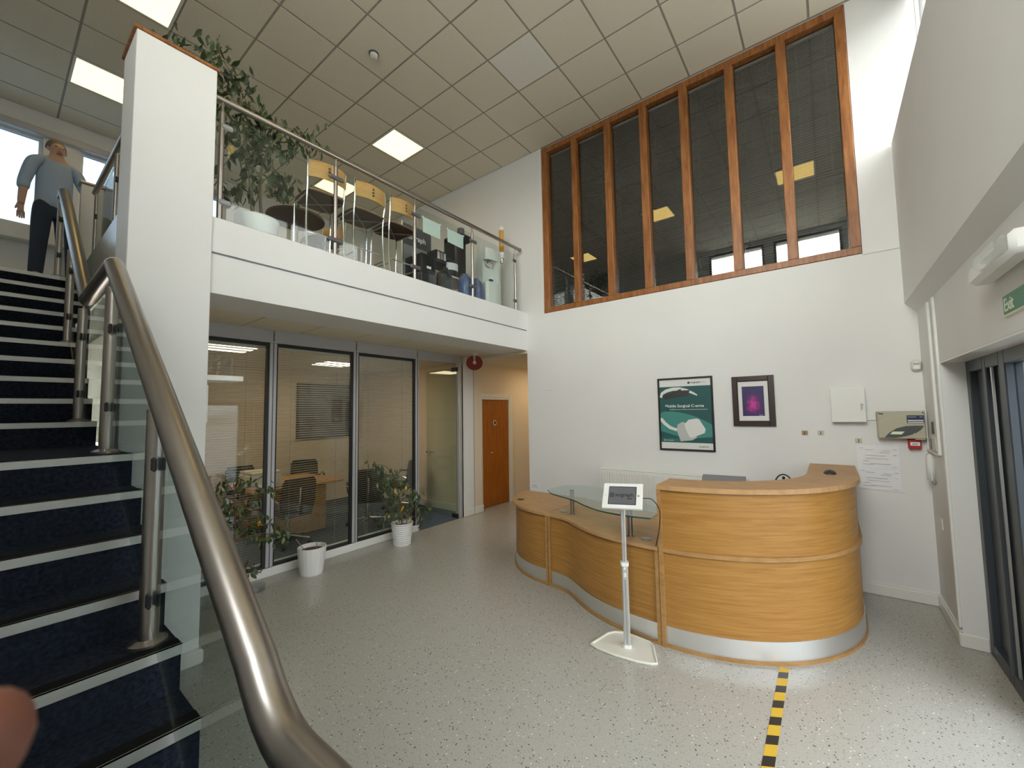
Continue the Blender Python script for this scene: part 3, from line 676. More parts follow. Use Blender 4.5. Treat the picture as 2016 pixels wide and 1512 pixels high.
# glass shelf on posts
G = thing('glass_counter_shelf', 'wavy glass shelf on two steel posts above the low desk', 'glass shelf', (-1.7, 3.6, .72))
fr = catmull([(-2.35, 3.62), (-2.20, 3.47), (-1.9, 3.34), (-1.7, 3.20), (-1.5, 3.10), (-1.26, 3.075), (-1.10, 3.10)])
bk = catmull([(-2.33, 3.88), (-2.20, 4.00), (-1.9, 4.02), (-1.7, 3.86), (-1.5, 3.68), (-1.26, 3.52), (-1.10, 3.48)])
MB().strip(fr, bk, .94, .952).build('glass_top', 'glass_green', G)
edge = MB().strip([(x, y-.0015) for x, y in fr], [(x, y+.0005) for x, y in fr], .9405, .9515); edge.build('polished_edge', mat('glass_edge', (.03, .10, .075), .2), G)
for x, y in ((-2.11, 3.70), (-1.36, 3.34)):
    p = MB().cyl(x, y, .72, .94, .021, 18).build('support_post', 'steel', G, smooth=True)
    MB().cyl(x, y, .72, .727, .034, 20).build('base_ring', 'steel', p); MB().cyl(x, y, .952, .958, .022, 16).build('top_cap', 'steel', p)
# ---- things on and behind the desk
lp = thing('monitor', 'grey flat monitor top edge peeking over the tall counter', 'monitor', (-.75, 4.0, .72))
Rm = Matrix.Translation((-.76, 4.02, 1.165)) @ Matrix.Rotation(math.radians(8), 4, 'Z') @ Matrix.Rotation(math.radians(-74), 4, 'X')
MB().box(-.17, .17, -.012, .012, -.24, 0, b=.006, M=Rm).build('panel', mat('monitor_grey', (.17, .17, .18), .4), lp)
MB().box(-.86, -.66, 4.13, 4.33, .72, .735, b=.005).build('foot', 'dark_grey', lp); MB().box(-.78, -.74, 4.18, 4.22, .735, 1.08).build('stand', 'dark_grey', lp)
ms = thing('computer_mouse', 'dark computer mouse resting on the end of the tall counter ledge', 'computer mouse', (0.02, 4.5, 1.19))
def dome(mb, c, rx, ry_, rz, n=16, m=6):
    pr = []
    vs = []; fs = []
    for i in range(m+1):
        t = i/m*PI/2
        for j in range(n):
            a = 2*PI*j/n; vs.append((c[0]+rx*math.cos(t)*math.cos(a), c[1]+ry_*math.cos(t)*math.sin(a), c[2]+rz*math.sin(t)))
    for i in range(m):
        for j in range(n): fs.append((i*n+j, i*n+(j+1) % n, (i+1)*n+(j+1) % n, (i+1)*n+j))
    fs.append(tuple(range(n))[::-1]); mb.add(vs, fs); return mb
dome(MB(), (-.02, 4.46, 1.19), .045, .075, .034).build('body', 'dark_plastic', ms, smooth=True); MB().tube([(-.02, 4.43, 1.219), (-.02, 4.415, 1.217)], .006, 8).build('wheel', 'black', ms)
hs = thing('headset', 'black headset hooked behind the tall counter ledge', 'headset', (-.37, 4.2, .72))
pts = [(-.37+.07*math.cos(a), 4.62+.03*math.sin(a), 1.03+.10*math.sin(a)) for a in [PI*k/12 for k in range(13)]]
MB().tube(pts, .006, 8).build('headband', 'black', hs, smooth=True)
for s in (-1, 1): MB().disc((-.37+.07*s, 4.62, 1.01), (1, 0, 0), .035, .03).build('ear_cup', 'black', hs)
MB().cyl(-.37, 4.65, .72, 1.11, .012, 10).build('stand_rod', 'black', hs); MB().cyl(-.37, 4.65, .72, .73, .06, 20).build('stand_base', 'black', hs)
# ================================================================== TABLET KIOSK
K = thing('tablet_kiosk', 'white tablet on a slim floor stand in front of the reception desk', 'tablet stand', (-1.28, 3.02, 0))
bp = [(-1.505, 2.87), (-1.50, 2.90), (-1.465, 3.08), (-1.43, 3.13), (-1.37, 3.16), (-1.30, 3.165), (-1.16, 3.15), (-1.12, 3.11), (-1.06, 2.98), (-1.03, 2.92), (-1.06, 2.895), (-1.15, 2.865), (-1.30, 2.845), (-1.44, 2.85)]
cx, cy = -1.275, 3.0
MB().prism(bp, 0, .012).build('base_plate', 'cream_plastic', K)
rim = [(x, y, .013) for x, y in bp]; MB().tube(rim+[rim[0]], .009, 8, cap=False).build('base_rim', 'cream_plastic', K, smooth=True)
ang = math.radians(25)
def kp(x, y): return (cx+x*math.cos(ang)-y*math.sin(ang), cy+x*math.sin(ang)+y*math.cos(ang))
def hexo(w, d, c): return [kp(*p) for p in ((-w, -d+c), (-w+c, -d), (w-c, -d), (w, -d+c), (w, d-c), (w-c, d), (-w+c, d), (-w, d-c))]
MB().prism(hexo(.03, .03, .012), .012, .035).build('socket', 'white_plastic', K)
MB().prism(hexo(.024, .024, .008), .035, .60).build('lower_pole', 'alu', K)
q = [kp(*p) for p in ((-.007, -.0255), (.007, -.0255), (.007, -.02), (-.007, -.02))]; MB().prism(q, .04, .50).build('pole_groove', 'grey_plastic', K)
MB().prism(q, .52, .55).prism(q, .575, .595).build('lock_button', 'white_plastic', K)
MB().prism(hexo(.029, .029, .01), .60, .625).build('collar', 'white_plastic', K)
MB().prism(hexo(.017, .017, .005), .625, 1.06).build('upper_pole', 'alu', K)
q2 = [kp(*p) for p in ((-.006, -.0185), (.006, -.0185), (.006, -.015), (-.006, -.015))]; MB().prism(q2, .63, 1.05).build('pole_groove', 'grey_plastic', K)
# case tilted back, turned to the entrance
TM = Matrix.Translation((cx, cy, 1.115)) @ Matrix.Rotation(math.radians(13), 4, 'Z') @ Matrix.Rotation(math.radians(-2), 4, 'Y') @ Matrix.Rotation(math.radians(-42), 4, 'X') @ Matrix.Scale(1.1, 4)
MB().box(-.135, .135, 0, .022, -.098, .098, b=.004, M=TM).build('tablet_case', 'white_plastic', K)
MB().box(-.094, .094, -.002, .004, -.070, .070, M=TM).build('bezel', 'black', K)
MB().box(-.090, .088, -.0028, .003, -.066, .064, M=TM).build('screen', 'screen', K)
MB().disc(TM @ Vector((.108, -.001, 0)), TM.to_3x3() @ Vector((0, 1, 0)), .008, .004).build('home_button', 'grey_plastic', K)
MB().disc(TM @ Vector((-.113, -.001, 0)), TM.to_3x3() @ Vector((0, 1, 0)), .003, .003, 8).build('camera_dot', 'grey_plastic', K)
TX = TM @ Matrix(((1, 0, 0, 0), (0, 0, -1, -.0032), (0, 1, 0, 0), (0, 0, 0, 1)))
text('xograph', .038, 'print_dark', K, TX @ Matrix.Translation((-.048, -.008, 0)), bold=.0012)
lg = MB()
for k in range(4): lg.box(-.086, -.055, -.0036, -.0028, -.015+.009*k, -.009+.009*k, M=TM)
lg.build('logo_mark', 'print_dark', K); MB().box(.035, .068, -.0036, -.0028, -.028, -.02, M=TM).build('logo_bar', 'print_dark', K)
c0 = TM @ Vector((.135, .012, -.01))
MB().tube(catmull([tuple(c0), (c0.x+.05, c0.y+.05, c0.z-.01), (c0.x+.09, c0.y+.09, c0.z-.09), (-1.05, 3.135, .88), (-1.085, 3.15, .735)]), .0035, 6).build('charging_cable', 'black', K, smooth=True)
# ================================================================== FLOOR TAPE
T = thing('floor_tape', 'yellow and black hazard tape line on the floor by the desk', 'hazard tape', (-.33, 2.2, 0))
MB().box(-.357, -.303, 1.0, 3.40, .0005, .0014).build('tape_strip', 'tape_yellow', T)
y = 3.325
while y > 1.05:
    MB().add([(-.357, y, .0018), (-.303, y+.03, .0018), (-.303, y-.045, .0018), (-.357, y-.075, .0018), (-.357, y, .0012), (-.303, y+.03, .0012), (-.303, y-.045, .0012), (-.357, y-.075, .0012)], [(0, 1, 2, 3), (7, 6, 5, 4), (0, 4, 5, 1), (1, 5, 6, 2), (2, 6, 7, 3), (3, 7, 4, 0)]).build('black_stripe', 'tape_black', T); y -= .165
# ================================================================== BACK WALL FITTINGS
Rd = thing('radiator', 'long white panel radiator on the wall behind the reception desk', 'radiator', (-1.6, 5.12, .4))
MB().box(-2.46, -.74, 5.09, 5.105, .42, .975, b=.005).build('panel', 'radiator_white', Rd)
MB().box(-2.46, -.74, 5.105, 5.17, .975, .995, b=.004).build('top_grille', 'radiator_white', Rd)
fl = MB()
x = -2.43
while x < -.78: fl.box(x, x+.018, 5.082, 5.092, .45, .95, b=.004); x += .034
fl.build('convector_ribs', 'radiator_white', Rd)['kind'] = 'stuff'
for a in (-2.47, -.745): MB().box(a, a+.012, 5.09, 5.17, .43, .99).build('side_panel', 'radiator_white', Rd)
for a in (-2.2, -1.0): MB().box(a, a+.04, 5.165, 5.198, .5, .9).build('wall_bracket', 'radiator_white', Rd)
def frame_xz(root, x0, x1, z0, z1, wd, yb, yf, m, name='frame_side'):
    for q in ((x0, x0+wd, z0, z1), (x1-wd, x1, z0, z1), (x0+wd, x1-wd, z0, z0+wd), (x0+wd, x1-wd, z1-wd, z1)): MB().box(q[0], q[1], yf, yb, q[2], q[3], b=.003).build(name, m, root)
def flat(root, pts, y, m, name, t=.0006):
    return MB().prism(pts, -y-t/2, -y+t/2, M=Matrix(((1, 0, 0, 0), (0, 0, -1, 0), (0, 1, 0, 0), (0, 0, 0, 1)))).build(name, m, root)
PW = Matrix(((1, 0, 0, 0), (0, 0, -1, 0), (0, 1, 0, 0), (0, 0, 0, 1)))
def wall_txt(s, size, m, root, x, y, z, **k): return text(s, size, m, root, Matrix.Translation((x, y, z)) @ PW, **k)
PF = thing('framed_poster', 'black framed teal poster of a medical C-arm on the wall', 'poster', (-1.37, 5.19, 1.26))
frame_xz(PF, -1.688, -1.054, 1.257, 2.143, .022, 5.20, 5.178, 'black')
x0, x1, z0, z1 = -1.666, -1.076, 1.279, 2.121; y0 = 5.189
MB().box(x0, x1, y0, 5.199, z0, z1).build('sheet', 'poster_white', PF)
ya = y0-.0005
flat(PF, [(x0, 1.355), (x1, 1.355), (x1, 2.035), (x0, 2.035)], ya, 'poster_teal', 'printed_background')
arcp = [(x0, 1.715)]+[(x0+.59*t/12, 1.73-.16*(t/12)**2.2+.01*math.sin(PI*t/12)) for t in range(1, 13)]
flat(PF, arcp+[(x1, 1.43), (x0+.3, 1.40), (x0, 1.49)], ya-.0008, 'poster_teal_light', 'printed_arc')
flat(PF, [(x0, 1.40), (x0+.14, 1.41), (x0+.24, 1.40), (x0+.24, 1.36), (x0, 1.36)], ya-.0008, 'poster_teal_mid', 'printed_shade')
def band(pts, wds, y, m, name):
    up_, dn = [], []
    for i, p in enumerate(pts):
        a = pts[max(i-1, 0)]; b = pts[min(i+1, len(pts)-1)]; tx, tz = b[0]-a[0], b[1]-a[1]; l = math.hypot(tx, tz)
        up_.append((p[0]-tz/l*wds[i], p[1]+tx/l*wds[i])); dn.append((p[0]+tz/l*wds[i], p[1]-tx/l*wds[i]))
    return flat(PF, up_+dn[::-1], y, m, name)
c_up = [(x0+.01, 1.905), (x0+.03, 1.955), (x0+.08, 1.985), (x0+.16, 2.005), (x0+.24, 2.005), (x0+.32, 1.985), (x0+.40, 1.945), (x0+.44, 1.92)]
band(c_up, [.016, .018, .02, .02, .02, .017, .012, .006], ya-.0016, 'poster_white', 'printed_c_arm')
flat(PF, [(x0+.035, 1.935), (x0+.14, 1.96), (x0+.255, 2.005), (x0+.26, 1.985), (x0+.36, 1.985), (x0+.33, 1.915), (x0+.22, 1.905), (x0+.10, 1.885), (x0+.06, 1.875)], ya-.0022, 'poster_grey', 'printed_detector')
band([(x0, 1.645), (x0+.05, 1.585), (x0+.11, 1.535), (x0+.18, 1.51), (x0+.25, 1.51), (x0+.30, 1.52)], [.02, .02, .019, .018, .017, .016], ya-.0016, 'poster_white', 'printed_c_arm')
flat(PF, [(x0+.19, 1.50), (x0+.20, 1.57), (x0+.26, 1.605), (x0+.30, 1.59), (x0+.42, 1.42), (x0+.36, 1.385), (x0+.23, 1.37)], ya-.0022, 'poster_grey_light', 'printed_housing')
flat(PF, [(x0+.285, 1.58), (x0+.33, 1.63), (x0+.42, 1.645), (x0+.45, 1.635), (x0+.515, 1.52), (x0+.505, 1.475), (x0+.36, 1.415), (x0+.335, 1.42), (x0+.285, 1.54)], ya-.0028, 'poster_white', 'printed_generator')
wall_txt('Mobile Surgical C-arms', .0475, 'print_white', PF, x0+.062, ya-.0012, 1.782, bold=.0006)
dsh = MB(); xx = x0+.115
random.seed(3)
while xx < x1-.05:
    l = random.uniform(.012, .032); dsh.box(xx, xx+l, ya-.0015, ya-.0008, 1.750, 1.757 if xx > x0+.17 else 1.760); xx += l+.006
dsh.build('printed_small_lines', 'poster_grey_light', PF)
wall_txt('xograph', .032, 'print_dark', PF, x0+.372, ya-.0004, 2.068, bold=.0005)
MB().box(x0+.335, x0+.362, ya-.0008, ya, 2.062, 2.089).build('logo_mark', 'dark_grey', PF)
MB().box(x0+.475, x0+.53, ya-.0008, ya, 2.078, 2.082).box(x0+.475, x0+.54, ya-.0008, ya, 2.069, 2.073).build('printed_small_lines', 'paper_ink', PF)
wall_txt('xograph.com', .02, 'print_dark', PF, x0+.435, ya-.0004, 1.308, bold=.0004)
MB().disc((x0+.045, ya-.0012, 1.38), (0, 1, 0), .010, .001, 12).box(x0+.065, x0+.15, ya-.0016, ya-.0010, 1.376, 1.384).build('printed_small_lines', 'poster_grey_light', PF)
P2 = thing('framed_print', 'dark wood framed purple and magenta print with white mount', 'picture', (-.65, 5.18, 1.56))
frame_xz(P2, -.853, -.450, 1.561, 2.112, .052, 5.20, 5.168, mat('frame_brown', (.035, .015, .012), .35))
frame_xz(P2, -.803, -.500, 1.611, 2.062, .008, 5.19, 5.172, M['frame_brown'], 'inner_bead')
MB().box(-.80, -.503, 5.185, 5.199, 1.613, 2.06).build('mount', 'poster_white', P2)
MB().box(-.757, -.548, 5.1835, 5.186, 1.672, 1.998).build('print', 'purple_print', P2)
wall_txt('xograph', .012, 'print_white', P2, -.605, 5.1833, 1.678)
C1 = thing('key_cabinet', 'white square wall cabinet with keys hanging in its lock', 'wall cabinet', (.15, 5.15, 1.61))
MB().box(.022, .276, 5.13, 5.20, 1.612, 1.932, b=.004).build('body', 'white_plastic', C1)
MB().box(.018, .280, 5.118, 5.132, 1.608, 1.936, b=.004).build('door', 'white_plastic', C1)
MB().disc((.252, 5.115, 1.775), (0, 1, 0), .011, .01).build('lock', 'steel', C1); MB().box(.248, .256, 5.105, 5.112, 1.735, 1.775).box(.243, .251, 5.10, 5.106, 1.722, 1.758).build('keys', 'steel_dark', C1)
S('trim_10', MB().box(.28, .352, 5.185, 5.2, 1.625, 1.70, b=.003), 'white_plastic')
FA = thing('fire_alarm_panel', 'beige alarm control panel with tinted display window near the corner', 'alarm panel', (.515, 5.15, 1.46))
MB().box(.352, .672, 5.10, 5.20, 1.462, 1.710, b=.008).build('housing', 'beige_plastic', FA)
sw = [(.36+.31*t/10, 1.610+.055*math.sin(PI*.5*min(1, t/6))) for t in range(11)]
MB().tube([(x, 5.099, z) for x, z in sw], .003, 6).build('raised_swoosh', 'beige_light', FA, smooth=True)
lens = [(.395, 1.470), (.43, 1.515), (.48, 1.555), (.54, 1.575), (.60, 1.58), (.66, 1.58), (.64, 1.545), (.60, 1.51), (.54, 1.485), (.47, 1.47)]
flat(FA, lens, 5.098, mat('tint_window', (.10, .11, .11), .15), 'display_window', .004)
flat(FA, [(.435, 1.50), (.452, 1.525), (.533, 1.527), (.51, 1.50)], 5.095, 'sign_cream', 'display')
MB().disc((.595, 5.095, 1.51), (0, 1, 0), .004, .003, 8).build('indicator', 'print_white', FA)
MB().box(.553, .664, 5.096, 5.101, 1.602, 1.672).build('label_plate', 'navy_print', FA)
MB().box(.558, .659, 5.0945, 5.097, 1.622, 1.631).box(.558, .659, 5.0945, 5.097, 1.606, 1.614).build('label_lines', 'paper', FA)
MB().box(.558, .615, 5.0945, 5.097, 1.655, 1.660).box(.635, .655, 5.0945, 5.097, 1.655, 1.660).build('label_lettering', 'paper_ink', FA)
for x in (.366, .658): MB().disc((x, 5.098, 1.695), (0, 1, 0), .006, .004, 10).build('screw', 'dark_grey', FA)
flat(FA, [(.365, 1.682), (.375, 1.695), (.395, 1.693), (.398, 1.682)], 5.097, 'dark_grey', 'keyhole_cover', .006)
MB().box(.60, .66, 5.1, 5.2, 1.455, 1.462).build('lip', 'beige_plastic', FA)
CP = thing('call_point', 'small red box with white label under the alarm panel', 'call point', (.6, 5.17, 1.37))
MB().box(.556, .641, 5.14, 5.2, 1.368, 1.457, b=.006).build('body', 'red_plastic', CP); MB().box(.568, .630, 5.137, 5.141, 1.400, 1.430).build('label', 'paper', CP)
for a, b in ((.580, .589), (.591, .603), (.606, .617)): MB().box(a, b, 5.1355, 5.138, 1.411, 1.418).build('lettering', 'print_dark', CP)
for nm, x, z, m, lb in ((0, -.207, 1.496, 'hook_brown', 'brown adhesive wall hook, nearest the purple print'), (1, -.075, 1.499, 'beige_light', 'pale adhesive wall hook, middle one of three'), (2, .214, 1.431, 'beige_light', 'pale adhesive wall hook just above the pinned papers')):
    hk = thing('wall_hook', lb, 'hook', (x, 5.19, z), 'adhesive hooks on the back wall')
    MB().box(x-.026, x+.026, 5.192, 5.2, z-.022, z+.022, b=.003).build('plate', m, hk); MB().tube([(x, 5.19, z+.012), (x, 5.178, z-.006), (x, 5.172, z-.012), (x, 5.17, z-.002)], .004, 8).build('hook', 'steel', hk, smooth=True)
def sheet(name, label, x0, x1, z0, z1, y, tilt, group, lines):
    P_ = thing(name, label, 'paper', ((x0+x1)/2, y, z0), group)
    vs = []; nx_, nz_ = 6, 5; fs = []
    Mx = Matrix.Translation(((x0+x1)/2, y, (z0+z1)/2)) @ Matrix.Rotation(math.radians(tilt), 4, 'Y')
    for sgn in (0, .0008):
        for i in range(nx_+1):
            for j in range(nz_+1):
                u, v = i/nx_-.5, j/nz_-.5
                vs.append(Mx @ Vector((u*(x1-x0), -.004-.006*abs(u)*(1-2*v)*.6+sgn, v*(z1-z0))))
    n = (nx_+1)*(nz_+1)
    for i in range(nx_):
        for j in range(nz_):
            a = i*(nz_+1)+j; fs += [(a, a+nz_+1, a+nz_+2, a+1), (n+a, n+a+1, n+a+nz_+2, n+a+nz_+1)]
    MB().add(vs, fs).build('page', 'paper', P_, smooth=True)
    tx = MB()
    for u0, u1, v in lines: tx.box(u0*(x1-x0), u1*(x1-x0), -.0125, -.012, v*(z1-z0), v*(z1-z0)+.003, M=Mx)
    tx.build('ruled_lines', 'paper_ink', P_)
    return P_
ln = [(-.44, -.34, .36), (-.30, -.10, .30), (.1, .3, .28), (.36, .45, .34), (.37, .44, .1), (-.35, -.2, -.2), (.32, .46, -.42), (-.3, .2, .05), (-.3, .25, -.08), (.05, .28, .2), (-.2, .3, -.3), (-.38, -.1, -.34)]
sheet('wall_sheet', 'upper of two landscape paper plans pinned beside the desk', .194, .492, 1.172, 1.387, 5.2, 1.0, 'paper plans pinned beside the desk', ln)
sheet('wall_sheet', 'lower of two landscape paper plans pinned beside the desk', .192, .492, .972, 1.170, 5.2, 1.5, 'paper plans pinned beside the desk', ln)
pr = thing('motion_sensor', 'small white motion sensor on the wall near the corner', 'motion sensor', (.655, 5.17, 2.1))
MB().box(.615, .685, 5.15, 5.2, 2.072, 2.178, b=.02).build('housing', 'cream_plastic', pr, smooth=True); MB().box(.625, .675, 5.143, 5.153, 2.085, 2.125, b=.006).build('lens', 'white_plastic', pr)
MB().box(.632, .668, 5.147, 5.151, 2.133, 2.139).build('indicator_slot', 'dark_grey', pr)
cd = thing('wall_card', 'small white notice card low on the wall beside the corridor', 'notice', (-3.6, 5.19, .57))
MB().box(-3.715+.03, -3.52, 5.194, 5.2, .565, .66).build('card', 'paper', cd)
MB().box(-3.64, -3.56, 5.1925, 5.1945, .628, .640).box(-3.66, -3.54, 5.1925, 5.1945, .610, .614).box(-3.65, -3.55, 5.1925, 5.1945, .598, .602).build('printed_lines', 'paper_ink', cd)
for x, z, l in ((-3.29, 2.081, 'left one of two small white wall pads above the desk'), (-2.79, 2.087, 'right one of two small white wall pads above the desk'), (-3.07, 1.227, 'lowest small white wall pad above the rounded desk end')):
    tag(MB().box(x-.05, x+.05, 5.193, 5.2, z-.006, z+.006, b=.002).build('wall_pad', 'paper', at=(x, 5.2, z)), l, 'adhesive pad', 'leftover adhesive pads on the wall')
# side wall: sockets, labels, handset
sk = thing('socket_plate', 'cream socket plate with labels on the narrow wall beside the entrance', 'socket', (.68, 4.85, 1.28))
MB().box(.672, .69, 4.74, 4.93, 1.385, 1.50, b=.004).build('plate', 'cream_plastic', sk); MB().box(.669, .673, 4.90, 4.925, 1.39, 1.48).build('label', 'dark_grey', sk); MB().box(.669, .673, 4.78, 4.83, 1.45, 1.475).build('rocker', 'beige_light', sk)
MB().box(.68, .69, 4.88, 4.92, 1.52, 1.62).build('upper_label', 'dark_grey', sk)
ph = thing('door_entry_handset', 'white handset hanging under the trunking beside the entrance', 'handset', (.67, 5.1, 1.1))
MB().box(.645, .69, 4.97, 5.06, 1.10, 1.345, b=.022).build('handset', 'white_plastic', ph, smooth=True); MB().box(.665, .69, 4.96, 5.065, 1.09, 1.12, b=.008).build('cradle', 'grey_plastic', ph)
pl = thing('switch_plate', 'small blank white plate low on the narrow wall by the entrance', 'wall plate', (.68, 4.87, .78)); MB().box(.682, .69, 4.83, 4.92, .74, .83, b=.003).build('plate', 'cream_plastic', pl); MB().disc((.681, 4.875, .785), (1, 0, 0), .006, .003, 8).build('screw', 'grey_plastic', pl)
EX = thing('exit_sign', 'green exit sign above the entrance doors', 'sign', (.685, 2.8, 2.17))
MB().box(.682, .69, 2.42, 2.94, 2.175, 2.275).build('board', 'sign_cream', EX); MB().box(.680, .683, 2.425, 2.935, 2.185, 2.27).build('green_field', 'green_sign', EX)
text('Exit', .085, 'sign_cream', EX, basis((.6795, 2.925, 2.197), (0, -1, 0), (0, 0, 1)), bold=.001, space=.95)
MB().box(.678, .681, 2.50, 2.60, 2.195, 2.26).build('pictogram', 'sign_cream', EX)
EL = thing('emergency_light', 'white bulkhead emergency light above the exit sign', 'emergency light', (.64, 2.75, 2.37))
MB().box(.60, .69, 2.45, 3.06, 2.36, 2.46, b=.02).build('body', 'white_plastic', EL, smooth=True); MB().box(.565, .61, 2.47, 2.80, 2.375, 2.45, b=.018).build('diffuser', 'acrylic', EL, smooth=True)
MB().disc((.60, 2.82, 2.395), (1, 0, 0), .008, .02, 10).build('indicator', 'sign_cream', EL)
# red hanging disc by the corridor
RD = thing('hanging_disc', 'red round disc hanging from the soffit by the corridor', 'hanging sign', (-4.6, 4.95, 2.6))
n_ = Vector((.55, -.62, -.52)).normalized(); c = Vector((-4.6, 4.95, 2.575))
a_ = n_.cross(Vector((0, 0, 1))).normalized(); b_ = n_.cross(a_)
vs = []; fs = []; N = 36
for t in (-.004, .004):
    for r in (.032, .135):
        for k in range(N):
            an = .18+(2*PI-.36)*k/(N-1); vs.append(c+n_*t+(-b_*math.cos(an)*1+a_*math.sin(an))*r)
for k in range(N-1):
    fs += [(N+k, N+k+1, k+1, k), (2*N+k, 2*N+k+1, 3*N+k+1, 3*N+k), (N+k+1, N+k, 3*N+k, 3*N+k+1), (k, k+1, 2*N+k+1, 2*N+k)]
fs += [(0, N, 3*N, 2*N), (N-1, 3*N-1, 4*N-1, 2*N-1)]
MB().add(vs, fs).build('disc', 'red_disc', RD)
MB().lathe([(.05, 2.728), (.05, 2.70), (.028, 2.685), (.028, 2.60), (.02, 2.575), (0, 2.57)], c.x, c.y, 18).build('ceiling_bracket', 'white_plastic', RD, smooth=True)
# shelf with acrylic awards on the column, plate below it
SH = thing('floating_shelf', 'short white floating shelf on the side of the white column', 'shelf', (-3.85, 1.15, 2.04))
MB().box(-4.0, -3.72, 1.02, 1.275, 2.042, 2.083, b=.003).build('board', 'gloss_white', SH); MB().box(-3.99, -3.73, 1.02, 1.03, 2.02, 2.042).build('wall_batten', 'gloss_white', SH)
A1 = thing('acrylic_award', 'clear acrylic trophy block on the floating shelf, farther from the column', 'award', (-3.82, 1.2, 2.083))
MB().box(-3.90, -3.74, 1.19, 1.205, 2.083, 2.235).build('plaque', 'acrylic', A1); MB().box(-3.92, -3.73, 1.175, 1.215, 2.083, 2.092).build('foot', 'acrylic', A1)
A2 = thing('acrylic_award', 'clear angular acrylic trophy on the floating shelf, close to the column', 'award', (-3.84, 1.1, 2.083))
MB().tube([(-3.84, 1.06, 2.09), (-3.84, 1.10, 2.20), (-3.84, 1.15, 2.24)], .007, 6).tube([(-3.84, 1.13, 2.09), (-3.84, 1.14, 2.20)], .01, 6).build('prongs', 'acrylic', A2)
MB().lathe([(.0, 2.22), (.02, 2.225), (.028, 2.245), (.02, 2.262), (0, 2.267)], -3.84, 1.14, 10).build('crystal', 'acrylic', A2); MB().box(-3.88, -3.80, 1.04, 1.165, 2.083, 2.09).build('foot', 'acrylic', A2)
tag(MB().box(-3.86, -3.72, 1.02, 1.042, 1.72, 2.005, b=.004).build('wall_plate', 'white_plastic', at=(-3.8, 1.03, 1.72)), 'tall white plate on the column side just under the floating shelf', 'wall plate')
# ================================================================== PLANTS
def leaf_mesh(name, m, L=.075, Wd=.034):
    prof = [(0, .02), (.12, .3), (.3, .85), (.5, 1), (.7, .75), (.87, .3), (1, .0)]
    vs = []; fs = []
    for t, w_ in prof:
        z = -t*L; bend = .22*t*t*L
        vs += [(-w_*Wd/2, bend-.006, z), (0, bend, z), (w_*Wd/2, bend-.006, z)]
    for i in range(len(prof)-1):
        a = 3*i; fs += [(a, a+1, a+4, a+3), (a+1, a+2, a+5, a+4)]
    me = bpy.data.meshes.new(name); me.from_pydata(vs, [], fs); me.materials.append(M[m]); me.polygons.foreach_set('use_smooth', [True]*len(fs)); me.update(); return me
LEAF = [leaf_mesh('leaf_dark', 'leaf'), leaf_mesh('leaf_pale', 'leaf_pale'), leaf_mesh('leaf_yellow', 'leaf_yellow')]
def scatter(root, clusters, n, spread, rng, pale=.1, yellow=0, size=1.0, name='leaf'):
    base = ORG[root.name]
    for c in clusters:
        for k in range(n):
            p = Vector(c)+Vector((rng.gauss(0, spread), rng.gauss(0, spread), rng.gauss(0, spread*.8)))
            mi = 2 if rng.random() < yellow else (1 if rng.random() < pale else 0)
            R_ = Matrix.Rotation(rng.uniform(0, 2*PI), 4, 'Z') @ Matrix.Rotation(rng.uniform(-.2, .9), 4, 'X') @ Matrix.Rotation(rng.uniform(-.4, .4), 4, 'Y')
            o = bpy.data.objects.new(name, LEAF[mi]); COL.objects.link(o); o.parent = root
            o.matrix_local = Matrix.Translation(p-base) @ R_ @ Matrix.Scale(size*rng.uniform(.75, 1.2), 4)
def foliage(root, clusters, n, spread, rng, size):
    mb = MB()
    pv = [tuple(v.co) for v in LEAF[0].vertices]; pf_ = [tuple(p.vertices) for p in LEAF[0].polygons]
    for c in clusters:
        for k in range(n):
            p = Vector(c)+Vector((rng.gauss(0, spread), rng.gauss(0, spread), rng.gauss(0, spread*.8)))
            T_ = Matrix.Translation(p) @ Matrix.Rotation(rng.uniform(0, 2*PI), 4, 'Z') @ Matrix.Rotation(rng.uniform(-.2, .9), 4, 'X') @ Matrix.Scale(size*rng.uniform(.75, 1.2), 4)
            mb.add([T_ @ Vector(v) for v in pv], pf_)
    mb.build('inner_foliage', 'leaf', root, smooth=True)['kind'] = 'stuff'
def branches(root, start, nodes, clusters, m, r0=.011):
    nodes = [Vector(p) for p in nodes]
    trunk = catmull([tuple(Vector(start))]+[tuple(p) for p in nodes], 5)
    MB().tube(trunk, [r0*(1-.6*i/len(trunk)) for i in range(len(trunk))], 8).build('trunk', m, root, smooth=True)
    T_ = [Vector(p) for p in trunk]
    for c in clusters:
        c = Vector(c); near = min((t for t in T_ if t.z < c.z+.02), key=lambda t: (t-c).length, default=T_[len(T_)//2])
        mid = (near+c)/2+Vector((0, 0, .04)); MB().tube(catmull([tuple(near), tuple(mid), tuple(c)], 4), [.0045*(1-.06*k) for k in range(9)], 6).build('twig', m, root, smooth=True)
rng = random.Random(11)
